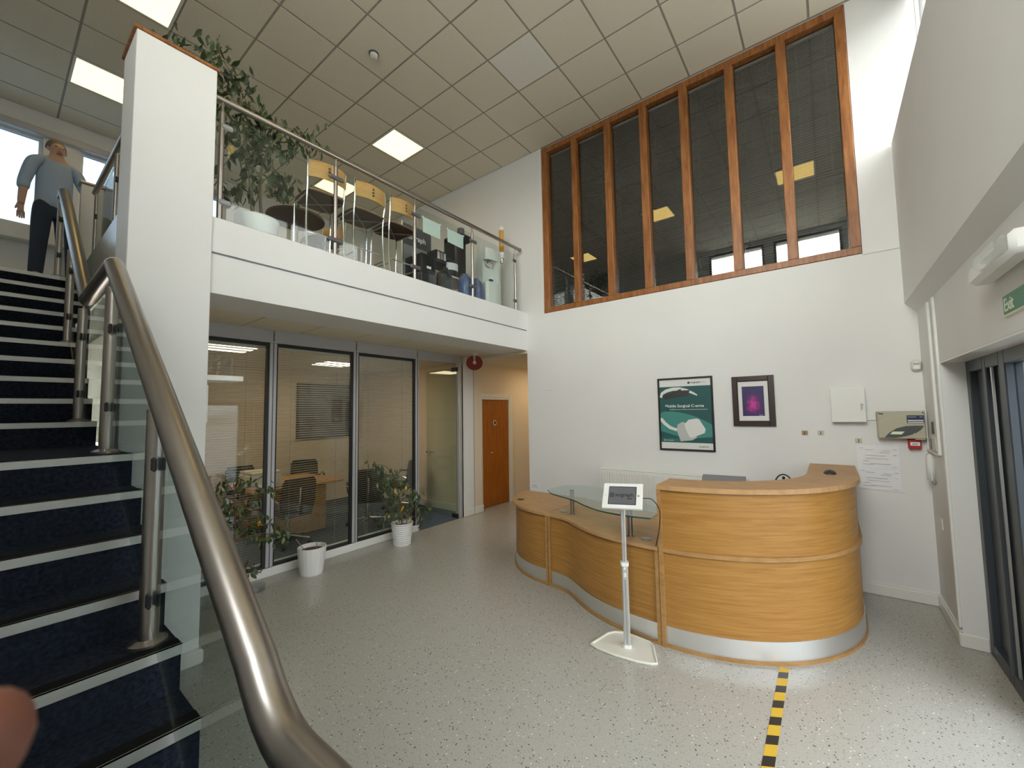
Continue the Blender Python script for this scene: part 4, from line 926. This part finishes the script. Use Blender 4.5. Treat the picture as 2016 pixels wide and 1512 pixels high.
# ribbed pot with weeping fig by the glass door
P2_ = thing('potted_plant', 'weeping fig in a white ribbed pot beside the open glass door', 'potted plant', (-4.64, 3.53, 0), 'potted plants by the glazed partition')
pr_ = [(.0, 0), (.108, 0)]
for k in range(10):
    z = .005+.026*k; r = .110+.0028*k*1.0; pr_ += [(r, z), (r+.006, z+.008), (r+.006, z+.018), (r, z+.024)]
pr_ += [(.142, .272), (.148, .28), (.148, .295), (.138, .297), (.130, .27), (.128, .24)]
MB().lathe(pr_, -4.64, 3.53, 36, cap=False).build('pot', 'pot_white', P2_, smooth=True)
MB().cyl(-4.64, 3.53, .235, .245, .128, 28).build('soil', 'soil', P2_)
cl = [(-4.6+rng.uniform(-.13, .13), y, z) for y, z in [(3.11, 1.11), (3.17, .91), (3.24, 1.0), (3.36, .92), (3.53, .83), (3.26, .77), (3.4, .61), (3.61, .60), (3.7, .63), (3.83, .45), (4.0, .40), (3.29, .42), (3.46, .30), (3.74, .33), (3.44, .48), (3.36, .78), (3.55, .7), (3.6, .52), (3.3, .66)]]
branches(P2_, (-4.64, 3.53, .24), [(-4.63, 3.50, .45), (-4.62, 3.42, .72), (-4.60, 3.34, .98)], cl, 'bark')
scatter(P2_, cl, 14, .055, rng, .12, .03, 1.1)
# weeping fig in a brown pot by the column
P3_ = thing('potted_plant', 'thin weeping fig with red stem near the white column', 'potted plant', (-4.80, 1.60, 0), 'potted plants by the glazed partition')
MB().lathe([(.0, 0), (.075, 0), (.105, .17), (.112, .17), (.112, .19), (.10, .19), (.096, .15)], -4.80, 1.60, 28, cap=False).build('pot', mat('terracotta', (.22, .10, .06), .8), P3_, smooth=True)
MB().cyl(-4.80, 1.60, .145, .152, .095, 24).build('soil', 'soil', P3_)
cl = [(-4.74+rng.uniform(-.09, .09), y, z) for y, z in [(1.45, 1.09), (1.5, .93), (1.63, 1.11), (1.77, 1.07), (1.84, 1.0), (1.54, .85), (1.66, .78), (1.73, .86), (1.82, .72), (1.92, .61), (2.0, .50), (1.88, .50), (1.78, .54), (1.68, .67), (1.46, .82), (1.74, .22)]]
branches(P3_, (-4.80, 1.60, .15), [(-4.80, 1.605, .4), (-4.79, 1.60, .68), (-4.79, 1.585, 1.0)], cl, 'bark', .012)
scatter(P3_, cl, 13, .05, rng, .15, .03, 1.05)
# tray beside it, empty white pot with soil
DT = thing('plastic_tray', 'clear plastic tray with a little soil beside the brown plant pot', 'tray', (-4.72, 1.76, 0))
MB().strip([(-4.66+.05*math.cos(a)*1.6, 1.75+.09*math.sin(a)) for a in [2*PI*k/24 for k in range(25)]], [(-4.66+.046*math.cos(a)*1.6, 1.75+.084*math.sin(a)) for a in [2*PI*k/24 for k in range(25)]], .004, .06).build('rim_wall', 'acrylic', DT, smooth=True)
MB().prism([(-4.66+.078*math.cos(a), 1.75+.088*math.sin(a)) for a in [2*PI*k/24 for k in range(24)]], 0, .006).build('bottom', 'acrylic', DT)
MB().prism([(-4.66+.05*math.cos(a)+.01, 1.74+.055*math.sin(a)) for a in [2*PI*k/16 for k in range(16)]], .006, .018).build('soil', 'soil', DT)
P1_ = thing('planter', 'white fluted planter with bare red soil and a dry stick', 'planter', (-4.66, 2.32, 0))
N = 40; vs = []; fs = []
pf = [(.112, 0), (.118, .02), (.14, .20), (.147, .285), (.147, .295), (.137, .295), (.132, .25)]
for i, (r, z) in enumerate(pf):
    for j in range(N):
        rr = r*(1+(.012 if j % 2 and 0 < i < 4 else 0)); a = 2*PI*j/N; vs.append((-4.66+rr*math.cos(a), 2.32+rr*math.sin(a), z))
for i in range(len(pf)-1):
    for j in range(N): fs.append((i*N+j, i*N+(j+1) % N, (i+1)*N+(j+1) % N, (i+1)*N+j))
fs.append(tuple(range(N))[::-1])
MB().add(vs, fs).build('pot', 'pot_white', P1_); MB().cyl(-4.66, 2.32, .245, .252, .131, 28).build('soil', 'soil', P1_)
MB().tube([(-4.68, 2.26, .25), (-4.70, 2.21, .33), (-4.72, 2.17, .40)], .004, 6).tube([(-4.64, 2.36, .25), (-4.645, 2.365, .34)], .004, 6).build('dry_stick', 'bark_grey', P1_)
# large fig on the balcony
BP = thing('potted_tree', 'tall weeping fig tree in a pale tub on the balcony', 'potted tree', (-4.32, 1.56, ZF))
MB().lathe([(.0, ZF), (.14, ZF), (.165, ZF+.14), (.168, ZF+.145), (.168, ZF+.155), (.172, ZF+.16), (.19, ZF+.36), (.18, ZF+.36), (.172, ZF+.3)], -4.32, 1.56, 36, cap=False).build('tub', 'pot_white', BP, smooth=True)
MB().cyl(-4.32, 1.56, ZF+.29, ZF+.30, .172, 28).build('soil', 'soil', BP)
cl = [(-4.35+rng.uniform(-.22, .22), y, z) for y, z in [(1.25, 5.07), (1.38, 5.05), (1.43, 4.9), (1.52, 4.88), (1.61, 4.85), (1.73, 4.82), (1.86, 4.75), (1.95, 4.74), (2.03, 4.72), (1.31, 4.5), (1.44, 4.41), (1.62, 4.46), (1.74, 4.41), (1.80, 4.28), (1.36, 4.17), (1.53, 4.15), (1.72, 4.08), (1.41, 3.98), (1.33, 3.86), (1.53, 4.31), (1.86, 4.18), (1.13, 5.08), (1.02, 5.07), (.93, 5.06), (1.2, 4.83), (1.45, 4.65), (1.6, 4.6), (1.3, 4.7)]]
branches(BP, (-4.32, 1.53, ZF+.29), [(-4.33, 1.49, 4.13), (-4.35, 1.44, 4.5), (-4.36, 1.40, 4.95)], cl, 'bark_grey', .02)
tr = catmull([(-4.30, 1.60, ZF+.29), (-4.32, 1.58, 4.12), (-4.30, 1.66, 4.45), (-4.33, 1.80, 4.72)], 5); MB().tube(tr, [.018*(1-.05*i) for i in range(len(tr))], 8).build('trunk', 'bark_grey', BP, smooth=True)
scatter(BP, cl, 10, .07, rng, .06, 0, 1.45)
foliage(BP, cl, 9, .085, rng, 1.4)
# ================================================================== BALCONY FURNITURE
def bar_chair(label):
    t = thing('bar_chair', label, 'chair', (0, 0, 0), 'bar chairs on the balcony'); r = .0105
    w_ = .185
    for s in (-1, 1):
        MB().tube(catmull([(s*w_, -.20, 0), (s*w_, -.155, .30), (s*(w_-.005), -.15, .60), (s*w_, -.175, .80), (s*(w_+.005), -.19, .985)], 5), r, 10).build('rear_leg', 'chrome', t, smooth=True)
        MB().tube(catmull([(s*w_, .20, 0), (s*w_, .185, .35), (s*w_, .175, .66)], 5), r, 10).build('front_leg', 'chrome', t, smooth=True)
        MB().tube([(s*w_, -.15, .648), (s*w_, .175, .648)], r*.8, 8).build('side_rail', 'chrome', t)
        MB().tube([(s*w_, -.17, .18), (s*w_, .195, .18)], r*.7, 8).build('stretcher', 'chrome', t)
    for y, z in ((.195, .24), (-.165, .24)): MB().tube([(-w_, y, z), (w_, y, z)], r*.7, 8).build('foot_rail', 'chrome', t)
    MB().tube([(-.16, -.13, .64), (.16, .16, .64)], .006, 6).tube([(.16, -.13, .64), (-.16, .16, .64)], .006, 6).build('cross_brace', 'steel_dark', t)
    n = 8; out = []
    sp_ = [(-.17, -.185), (-.08, -.20), (.08, -.20), (.17, -.185), (.20, -.06), (.205, .08), (.19, .17), (.10, .215), (-.10, .215), (-.19, .17), (-.205, .08), (-.20, -.06)]
    MB().prism(sp_, .662, .676).build('seat', 'seat_brown', t); MB().prism([(x*.99, y*.99) for x, y in sp_], .676, .682).build('seat_veneer', 'beech', t)
    # curved back with three holes
    def bpt(u, z, d): return (u*.186, -.182-.05*(1-u*u)+d-.03*(z-.8)*.3, z)
    vs = []; fs = []; NU = 12; NZ = 1
    for d in (-.005, .005):
        for i in range(NU+1):
            u = -1+2*i/NU
            for z in (.795, .965): vs.append(bpt(u, z, d))
    m_ = 2*(NU+1)
    for i in range(NU):
        a = 2*i; fs += [(a, a+2, a+3, a+1), (m_+a, m_+a+1, m_+a+3, m_+a+2), (a+1, a+3, m_+a+3, m_+a+1), (a, m_+a, m_+a+2, a+2)]
    fs += [(0, 1, m_+1, m_), (m_-2, 2*m_-2, 2*m_-1, m_-1)]
    b = MB().add(vs, fs).build('backrest', 'beech', t, smooth=True)
    for z in (.845, .88, .915): MB().disc((0, -.234-.03*(z-.8)*.3, z), (0, 1, 0), .012, .014, 14).build('hole', 'dark_grey', b)
    return t
for i, (y, lb, rz) in enumerate(((2.055, 'bar chair behind the second balcony post, nearest the potted tree', 84), (2.53, 'middle bar chair behind the balcony glass', 90), (2.965, 'bar chair behind the third balcony post, nearest the taped papers', 92))):
    c = bar_chair(lb) if i == 0 else copy_tree(c0_)
    if i == 0: c0_ = c
    c['label'] = lb; c.location = (-4.075, y, ZF); c.rotation_euler = (0, 0, math.radians(rz))
c = copy_tree(c0_); c['label'] = 'bar chair standing farther back on the balcony beyond the round table'; c.location = (-5.05, 2.6, ZF); c.rotation_euler = (0, 0, math.radians(200))
TB = thing('round_table', 'round brown cafe table on the balcony behind the first chair', 'table', (-4.75, 2.12, ZF))
MB().lathe([(0, ZF+.70), (.30, ZF+.70), (.305, ZF+.712), (.30, ZF+.725), (0, ZF+.725)], -4.75, 2.12, 36).build('table_top', 'seat_brown', TB, smooth=True)
MB().cyl(-4.75, 2.12, ZF+.02, ZF+.70, .025, 14).build('pedestal', 'steel', TB, smooth=True); MB().lathe([(.22, ZF), (.22, ZF+.012), (.03, ZF+.03)], -4.75, 2.12, 28).build('base', 'steel', TB)
SB = thing('display_board', 'grey standing display board with company name behind the third chair', 'display board', (-4.52, 3.7, ZF))
MB().box(-4.53, -4.51, 3.44, 3.94, ZF+.15, 4.40).build('panel', 'office_grey', SB); MB().box(-4.509, -4.505, 3.44, 3.94, 4.10, 4.37).build('title_band', 'dark_grey', SB)
MB().box(-4.509, -4.505, 3.44, 3.94, 3.55, 4.10).build('picture_band', 'grey_plastic', SB)
text('xograph', .105, 'paper', SB, basis((-4.503, 3.49, 4.20), (0, 1, 0), (0, 0, 1)), bold=.002)
for y in (3.43, 3.95):
    MB().cyl(-4.52, y, ZF, 4.42, .012, 10).build('side_pole', 'alu', SB); MB().box(-4.58, -4.47, y-.02, y+.02, ZF, ZF+.015).build('foot', 'alu', SB)
for i, (y0, y1, z0, z1, lb) in enumerate(((3.161, 3.443, 3.948, 4.137, 'left of two papers taped inside the balcony glass'), (3.565, 3.855, 3.957, 4.131, 'right of two papers taped inside the balcony glass'))):
    pp = thing('taped_paper', lb, 'paper', (-3.765, (y0+y1)/2, z0), 'papers taped to the balcony glass')
    MB().add([(-3.762, y0, z0), (-3.764, y1, z0-.01*i), (-3.762, y1, z1), (-3.762, y0, z1), (-3.7628, y0, z0), (-3.7648, y1, z0-.01*i), (-3.7628, y1, z1), (-3.7628, y0, z1)], [(0, 1, 2, 3), (7, 6, 5, 4), (0, 4, 5, 1), (1, 5, 6, 2), (2, 6, 7, 3), (3, 7, 4, 0)]).build('page', mat('paper_green%d' % i, (.70, .80, .76), .8), pp)
    for y in (y0, y1): MB().box(-3.762, -3.7605, y-.012, y+.012, z1-.012, z1+.008).build('tape', 'paper', pp)
CT = thing('side_counter', 'low white counter along the balcony carrying the coffee things', 'counter', (-4.15, 4.0, ZF))
MB().box(-4.44, -4.02, 3.58, 4.34, 3.63, 3.655, b=.004).build('counter_top', 'white_plastic', CT)
for x in (-4.43, -4.06):
    for y in (3.60, 4.30): MB().box(x, x+.03, y, y+.03, ZF, 3.63).build('leg', 'alu', CT)
CM = thing('coffee_machine', 'tall black coffee machine at the right end of the side counter', 'coffee machine', (-4.15, 4.15, 3.655))
MB().box(-4.42, -4.16, 4.10, 4.33, 3.655, 4.33, b=.02).build('body', 'dark_plastic', CM); MB().box(-4.42, -4.05, 4.10, 4.33, 4.26, 4.36, b=.02).build('head', 'dark_plastic', CM)
MB().lathe([(.05, 4.36), (.055, 4.40), (.05, 4.44), (0, 4.445)], -4.12, 4.17, 18).build('bean_hopper', 'dark_grey', CM, smooth=True); MB().box(-4.16, -4.06, 4.12, 4.31, 3.655, 3.69).build('drip_tray', 'dark_grey', CM)
UR = thing('coffee_urn', 'black round urn with a white label in front of the coffee machine', 'urn', (-4.03, 3.96, 3.655))
MB().lathe([(.10, 3.655), (.125, 3.70), (.13, 3.86), (.11, 3.90), (.05, 3.93), (.02, 3.95), (.0, 3.96)], -4.16, 3.965, 30).build('body', 'dark_plastic', UR, smooth=True)
lb = MB(); vs = []; fs = []
for k in range(9):
    a = math.radians(-60+k*11)
    for z in (3.745, 3.845): vs += [(-4.16+.132*math.cos(a), 3.965+.132*math.sin(a), z), (-4.16+.134*math.cos(a), 3.965+.134*math.sin(a), z)]
for k in range(8):
    a = 4*k; fs += [(a+1, a+5, a+7, a+3), (a, a+2, a+6, a+4), (a+3, a+7, a+6, a+2), (a, a+4, a+5, a+1)]
lb.add(vs, fs).build('label', 'paper', UR)
CR = thing('capsule_rack', 'black rack with pale cartons left of the urn', 'rack', (-4.0, 3.72, 3.655))
MB().box(-4.24, -4.06, 3.63, 3.825, 3.655, 3.96, b=.006).build('case', 'black', CR)
for k in range(3): MB().box(-4.062, -4.055, 3.66+.055*k, 3.70+.055*k, 3.84, 3.94).build('carton', ('paper', 'alu', 'paper')[k], CR)
MB().box(-4.06, -4.052, 3.63, 3.825, 3.80, 3.815).build('shelf_lip', 'dark_grey', CR)
BX = thing('black_box', 'square black box with a white tag behind the taped papers', 'box', (-3.98, 3.36, ZF))
MB().box(-4.18, -3.86, 3.22, 3.45, 3.50, 3.74, b=.004).build('carton', 'black', BX); MB().box(-4.2, -3.85, 3.21, 3.46, ZF, 3.50, b=.01).build('lower_carton', 'dark_plastic', BX); MB().box(-3.859, -3.855, 3.30, 3.37, 3.56, 3.59).build('tag', 'paper', BX)
def bag(label, c, sx_, sy_, h, m, knot):
    t = thing('refuse_bag', label, 'bag', c, 'bags on the balcony floor'); vs = []; fs = []; N = 18; prof = [(.8, 0), (1, .2), (1, .5), (.9, .75), (.55, .92), (.25, 1.0), (.0, 1.02)]
    r2 = random.Random(int(c[1]*100))
    for r, z in prof:
        for j in range(N):
            a = 2*PI*j/N; k = 1+r2.uniform(-.06, .06); vs.append((c[0]+sx_*r*k*math.cos(a), c[1]+sy_*r*k*math.sin(a), c[2]+h*z))
    for i in range(len(prof)-1):
        for j in range(N): fs.append((i*N+j, i*N+(j+1) % N, (i+1)*N+(j+1) % N, (i+1)*N+j))
    MB().add(vs, fs).build('body', m, t); MB().tube([(c[0], c[1], c[2]+h*.98), (c[0]+.01, c[1]+.015, c[2]+h*1.08)], [.02, .035], 8).build('knot', m, t); return t
bag('black sack on the balcony floor in front of the urn', (-3.90, 3.64, ZF), .09, .13, .33, mat('bag_black', (.03, .03, .03), .35), 1)
WB = thing('water_bottle', 'blue water bottle in clear wrap left of the white cooler', 'water bottle', (-3.90, 4.03, ZF))
MB().lathe([(.0, ZF), (.095, ZF), (.103, ZF+.03), (.098, ZF+.10), (.103, ZF+.12), (.098, ZF+.2), (.098, ZF+.26), (.08, ZF+.31), (.04, ZF+.345), (.03, ZF+.37), (.0, ZF+.37)], -3.905, 4.03, 26).build('bottle', 'blue_bottle', WB, smooth=True)
MB().lathe([(.106, ZF+.005), (.108, ZF+.15), (.105, ZF+.27), (.07, ZF+.36)], -3.905, 4.03, 14, cap=False).build('film_wrap', 'acrylic', WB)
w2 = copy_tree(WB); w2['label'] = 'blue water bottle in clear wrap standing right against the white cooler'; w2.location = (-3.91, 4.27, ZF); WB['group'] = w2['group'] = 'blue water bottles on the balcony'
WC = thing('water_cooler', 'white water cooler with cup dispenser at the wall end of the balcony', 'water cooler', (-3.98, 4.62, ZF))
oc = [(-4.15, 4.45), (-4.15, 4.80), (-3.90, 4.80), (-3.86, 4.76), (-3.83, 4.66), (-3.83, 4.60), (-3.86, 4.48), (-3.90, 4.45)]
MB().prism(oc, ZF+.01, 3.68).build('lower_cabinet', 'white_plastic', WC)
MB().box(-4.15, -3.95, 4.45, 4.80, 3.68, 4.02).build('back_column', 'white_plastic', WC); MB().prism([(-3.95, 4.66), (-3.95, 4.80), (-3.90, 4.80), (-3.86, 4.76), (-3.83, 4.68)], 3.68, 4.02).build('side_column', 'white_plastic', WC)
MB().prism(oc, 4.02, 4.17).prism([(x*.6-4.0*.4, y*.7+4.62*.3) for x, y in oc], 4.17, 4.225).build('head', 'white_plastic', WC)
MB().box(-3.95, -3.86, 4.50, 4.60, 3.94, 4.0, b=.02).build('taps', 'chrome', WC); MB().box(-3.86, -3.82, 4.48, 4.54, 3.69, 3.71).build('drip_grid', 'dark_grey', WC)
MB().cyl(-3.92, 4.865, 4.24, 4.60, .036, 20).build('cup_stack', 'amber', WC, smooth=True); MB().cyl(-3.92, 4.865, 4.60, 4.65, .037, 20).build('tube_cap', 'white_plastic', WC, smooth=True)
MB().cyl(-3.92, 4.865, 4.15, 4.24, .046, 20).build('holder', 'white_plastic', WC, smooth=True); MB().cyl(-3.92, 4.865, 4.07, 4.15, .026, 18).build('cup', 'alu', WC, smooth=True); MB().box(-3.95, -3.90, 4.795, 4.83, 4.10, 4.16).build('bracket', 'white_plastic', WC)
# ================================================================== MEETING ROOM
TBL = thing('meeting_table', 'light wood table behind the blinds of the meeting room', 'table', (-6.8, 2.95, 0))
MB().box(-7.35, -6.15, 2.25, 3.55, .705, .735, b=.006).build('table_top', 'table_wood', TBL)
for x in (-7.2, -6.35): MB().box(x, x+.04, 2.45, 3.35, 0, .705).build('panel_leg', 'table_wood', TBL)
MB().box(-7.16, -6.35, 2.88, 2.92, .3, .66).build('modesty_panel', 'table_wood', TBL)
def office_chair(label):
    t = thing('office_chair', label, 'chair', (0, 0, 0), 'office chairs of the meeting room')
    for k in range(5):
        a = 2*PI*k/5+.3; x, y = math.cos(a), math.sin(a)
        l = MB().tube([(x*.03, y*.03, .13), (x*.30, y*.30, .085)], [.022, .014], 8).build('base_arm', 'chrome', t, smooth=True)
        MB().disc((x*.30, y*.30, .032), (-y, x, 0), .03, .04, 14).build('caster', 'black', l); MB().cyl(x*.30, y*.30, .06, .09, .008, 8).build('caster_stem', 'chrome', l)
    MB().cyl(0, 0, .11, .42, .026, 14).build('gas_lift', 'chrome', t, smooth=True)
    MB().box(-.24, .24, -.22, .25, .43, .50, b=.03).build('seat', 'fabric_dark', t, smooth=True)
    Rb = Matrix.Translation((0, -.23, .50)) @ Matrix.Rotation(math.radians(8), 4, 'X')
    MB().prism([(-.20, -.10), (.20, -.10), (.235, .10), (.225, .36), (.19, .42), (-.19, .42), (-.225, .36), (-.235, .10)], -.018, .018, M=Rb @ Matrix(((1, 0, 0, 0), (0, 0, 1, 0), (0, 1, 0, 0), (0, 0, 0, 1)))).build('backrest', 'fabric_dark', t)
    MB().tube([Rb @ Vector(p) for p in ((0, -.03, .3), (0, -.05, .0), (0, .02, -.10), (0, .15, -.09))], .013, 8).build('back_support', 'chrome', t, smooth=True)
    for s in (-1, 1):
        MB().tube(catmull([(s*.25, .12, .46), (s*.29, .12, .55), (s*.29, .10, .66), (s*.29, -.12, .67), (s*.25, -.24, .62)], 4), .012, 8).build('arm_frame', 'chrome', t, smooth=True); MB().box(s*.29-.022, s*.29+.022, -.12, .12, .672, .69, b=.008).build('arm_pad', 'black', t)
    return t
for i, (x, y, rz, lb) in enumerate(((-5.95, 2.62, 95, 'office chair with its back to the middle glass pane'), (-5.85, 3.78, 60, 'office chair behind the pane next to the glass door'), (-7.65, 2.75, -80, 'office chair on the far side of the meeting table, left one'), (-7.6, 3.65, -110, 'office chair on the far side of the meeting table, right one'))):
    c = office_chair(lb) if i == 0 else copy_tree(oc0)
    if i == 0: oc0 = c
    c['label'] = lb; c.location = (x, y, 0); c.rotation_euler = (0, 0, math.radians(rz))
c = copy_tree(oc0); c['label'] = 'dark chair just visible through the glass doorway'; c.location = (-6.3, 4.72, 0); c.rotation_euler = (0, 0, math.radians(120))
PRN = thing('printer', 'white printer on the left end of the meeting table', 'printer', (-6.5, 2.45, .735))
MB().box(-6.75, -6.30, 2.28, 2.68, .735, .93, b=.012).build('body', 'white_plastic', PRN); MB().box(-6.74, -6.31, 2.29, 2.67, .93, .975, b=.01).build('scanner_lid', 'cream_plastic', PRN); MB().box(-6.302, -6.22, 2.36, 2.60, .77, .78).build('paper_tray', 'paper', PRN)
TV = thing('wall_screen', 'large dark screen on the far wall of the meeting room', 'screen', (-8.2, 4.3, 1.25))
MB().box(-8.25, -8.20, 3.75, 4.85, 1.28, 2.40, b=.008).build('housing', 'black', TV); MB().box(-8.2, -8.196, 3.78, 4.82, 1.31, 2.37).build('display', 'dark_grey', TV)
for i, (x, y, lb) in enumerate(((-6.85, 3.78, 'slim ceiling lamp glowing inside the meeting room'), (-6.2, 1.9, 'slim ceiling lamp inside the meeting room behind the first pane'))):
    L = thing('meeting_room_light', lb, 'ceiling light', (x, y, 2.66), 'lamps of the meeting room ceiling')
    MB().box(x-.3, x+.3, y-.3, y+.3, 2.645, 2.66).build('frame', 'white_plastic', L); MB().box(x-.28, x+.28, y-.28, y+.28, 2.638, 2.646).build('diffuser', 'lamp_room', L)
L = thing('corridor_light', 'warm ceiling lamp of the corridor hidden behind the soffit', 'ceiling light', (-4.3, 7.1, 2.66)); MB().box(-4.5, -4.1, 6.9, 7.3, 2.645, 2.66).build('frame', 'white_plastic', L); MB().box(-4.48, -4.12, 6.92, 7.28, 2.638, 2.646).build('diffuser', 'lamp_hall', L)
# upper office: chair back and cabinet silhouettes close to the window
OC = copy_tree(oc0); OC['label'] = 'office chair silhouette behind the fifth pane of the wooden window'; OC['group'] = 'furniture in the dark upper office'; OC.location = (-1.0, 6.1, 3.2); OC.rotation_euler = (0, 0, math.radians(170))
OB = thing('office_cabinet', 'dark cabinet standing behind the last pane of the wooden window', 'cabinet', (.3, 5.75, 3.2)); MB().box(-.02, .6, 5.6, 6.0, 3.2, 3.75).build('body', 'dark_grey', OB); MB().box(-.0, .58, 5.58, 5.6, 3.25, 3.72).build('door', 'dark_plastic', OB)
# ================================================================== PEOPLE
def skin(name, V, Ed, R_, root, m, sub=2, rootv=0):
    me = bpy.data.meshes.new(name); me.from_pydata(V, Ed, []); o = bpy.data.objects.new(name, me); COL.objects.link(o)
    sm = o.modifiers.new('s', 'SKIN'); sm.use_smooth_shade = True
    for i, sv in enumerate(me.skin_vertices[0].data):
        r = R_[i]; sv.radius = r if isinstance(r, tuple) else (r, r); sv.use_root = (i == rootv)
    o.modifiers.new('u', 'SUBSURF').levels = sub
    dg = bpy.context.evaluated_depsgraph_get(); nm = bpy.data.meshes.new_from_object(o.evaluated_get(dg)); bpy.data.objects.remove(o)
    nm.materials.clear(); nm.materials.append(M[m]); nm.polygons.foreach_set('use_smooth', [True]*len(nm.polygons))
    ob = bpy.data.objects.new(name, nm); COL.objects.link(ob); ob.parent = root; ORG[ob.name] = Vector((0, 0, 0)); return ob
PE = thing('person', 'person in blue shirt and dark trousers leaning on the rail at the stair top', 'person', (0, 0, 0))
# local frame: x = to the person's left, y = forward, z up
V = [(0, 0, .94), (0, .0, 1.12), (0, -.01, 1.32), (0, -.01, 1.43), (0, .01, 1.50), (0, .02, 1.58), (0, .015, 1.66),
     (-.17, 0, 1.38), (-.25, .05, 1.16), (-.28, .22, 1.20), (-.285, .28, 1.21),
     (.17, 0, 1.38), (.23, -.01, 1.10), (.26, .06, .86), (.265, .08, .80),
     (.09, 0, .90), (.10, .01, .50), (.11, -.02, .10), (.12, .09, .05), (-.09, 0, .90), (-.10, .01, .50), (-.11, -.02, .10), (-.12, .09, .05)]
Ed = [(0, 1), (1, 2), (2, 3), (3, 4), (4, 5), (5, 6), (3, 7), (7, 8), (8, 9), (9, 10), (3, 11), (11, 12), (12, 13), (13, 14), (0, 15), (15, 16), (16, 17), (17, 18), (0, 19), (19, 20), (20, 21), (21, 22)]
Rr = [(.13, .10), (.125, .095), (.14, .10), (.06, .06), (.052, .052), (.075, .088), (.055, .07), .055, .042, .03, .028, .055, .042, .032, .028, .085, .055, .04, .03, .085, .055, .04, .03]
skin('body', V, Ed, Rr, PE, 'skin_face')
sV = [(0, 0, .84), (0, .0, .95), (0, -.01, 1.32), (0, -.01, 1.43), (-.175, 0, 1.385), (-.25, .05, 1.15), (-.265, .12, 1.17), (.175, 0, 1.385), (.235, -.01, 1.10), (.245, .03, 1.0)]
skin('shirt', sV, [(0, 1), (1, 2), (2, 3), (3, 4), (4, 5), (5, 6), (3, 7), (7, 8), (8, 9)], [(.165, .13), (.165, .125), (.165, .12), (.075, .07), .07, .055, .05, .07, .055, .052], PE, 'shirt')
tV = [(0, 0, .90), (.085, 0, .84), (.10, .01, .50), (.11, -.01, .035), (-.085, 0, .84), (-.10, .01, .50), (-.11, -.01, .035), (0, 0, 1.0)]
skin('trousers', tV, [(0, 1), (1, 2), (2, 3), (0, 4), (4, 5), (5, 6), (0, 7)], [(.14, .10), .098, .075, .062, .098, .075, .062, (.135, .10)], PE, 'trousers')
for s in (-1, 1):
    dome(MB(), (s*.12, .05, .0), .05, .14, .075).build('shoe', 'shoe', PE, smooth=True)
    hb = (-.285, .28, 1.21) if s > 0 else (.265, .08, .80)
    d = Vector((0, 1, -.1)) if s > 0 else Vector((0, .1, -1)); sd_ = Vector((1, 0, 0))
    hv = [tuple(Vector(hb)-d*.025), tuple(Vector(hb)+d*.06)]; he = [(0, 1)]; hr = [.024, (.03, .016)]
    for k in range(4):
        b0 = Vector(hb)+d*.085+sd_*(.024-.016*k); n = len(hv); hv += [tuple(b0), tuple(b0+d*.035+Vector((0, 0, -.008))), tuple(b0+d*(.06-.006*abs(k-1.5))+Vector((0, 0, -.02)))]; he += [(1, n), (n, n+1), (n+1, n+2)]; hr += [.009, .0085, .007]
    n = len(hv); b0 = Vector(hb)+d*.03-sd_*.03*s; hv += [tuple(b0), tuple(b0+d*.035-sd_*.01*s)]; he += [(0, n), (n, n+1)]; hr += [.011, .009]
    skin('hand', hv, he, hr, PE, 'skin_face', 1)
hd = MB(); dome(hd, (0, -.028, 1.605), .086, .085, .115, 20, 8); hd.build('hair', 'hair', PE, smooth=True)
for s in (-1, 1):
    dome(MB(), (s*.033, .098, 1.585), .011, .008, .006, 8, 3).build('eye', 'print_dark', PE); MB().box(s*.074-.008, s*.074+.008, -.005, .022, 1.555, 1.60, b=.006).build('ear', 'skin_face', PE)
MB().prism([(-.014, .095), (.014, .095), (.004, .125), (-.004, .125)], 1.535, 1.575).build('nose', 'skin_face', PE); MB().box(-.026, .026, .09, .104, 1.508, 1.516, b=.003).build('mouth', 'red_disc', PE)
PE.location = (-6.98, .40, ZF); PE.rotation_euler = (0, 0, math.radians(-78))
# the photographer's hand at the lens: fingertip in the lower left corner
HN = thing('person_hand', 'blurred fingertip of the photographer in the lower left corner', 'hand', (0, 0, 0))
def cp(px, py, d): return Vector((0, 0, CAMZ))+fw*d+rt*((px-1008)/803.9*d)+up*((756-py)/803.9*d)
tip = cp(-22, 1405, .065); kn = cp(-210, 1690, .075); k2 = cp(-560, 2050, .085); pal = cp(-800, 2500, .10); wr = cp(-900, 3000, .13)
V = [tuple(pal), tuple(wr), tuple(k2), tuple(kn), tuple(tip)]
Ed = [(0, 1), (0, 2), (2, 3), (3, 4)]; Rr = [(.03, .016), (.026, .02), .0098, .0092, .0082]
for k in range(1, 4):
    o_ = (wr-pal).normalized()*(.019*k)-fw*.012*k; n = len(V); V += [tuple(k2+o_+fw*.0), tuple(kn+o_), tuple(tip+o_*1.15-rt*.02-up*.012)]; Ed += [(0, n), (n, n+1), (n+1, n+2)]; Rr += [.0095, .009, .0075]
n = len(V); V += [tuple(pal-rt*.03+up*.01-fw*.02), tuple(pal-rt*.035+up*.04-fw*.03)]; Ed += [(0, n), (n, n+1)]; Rr += [.012, .010]
skin('hand', V, Ed, Rr, HN, 'skin', 2)
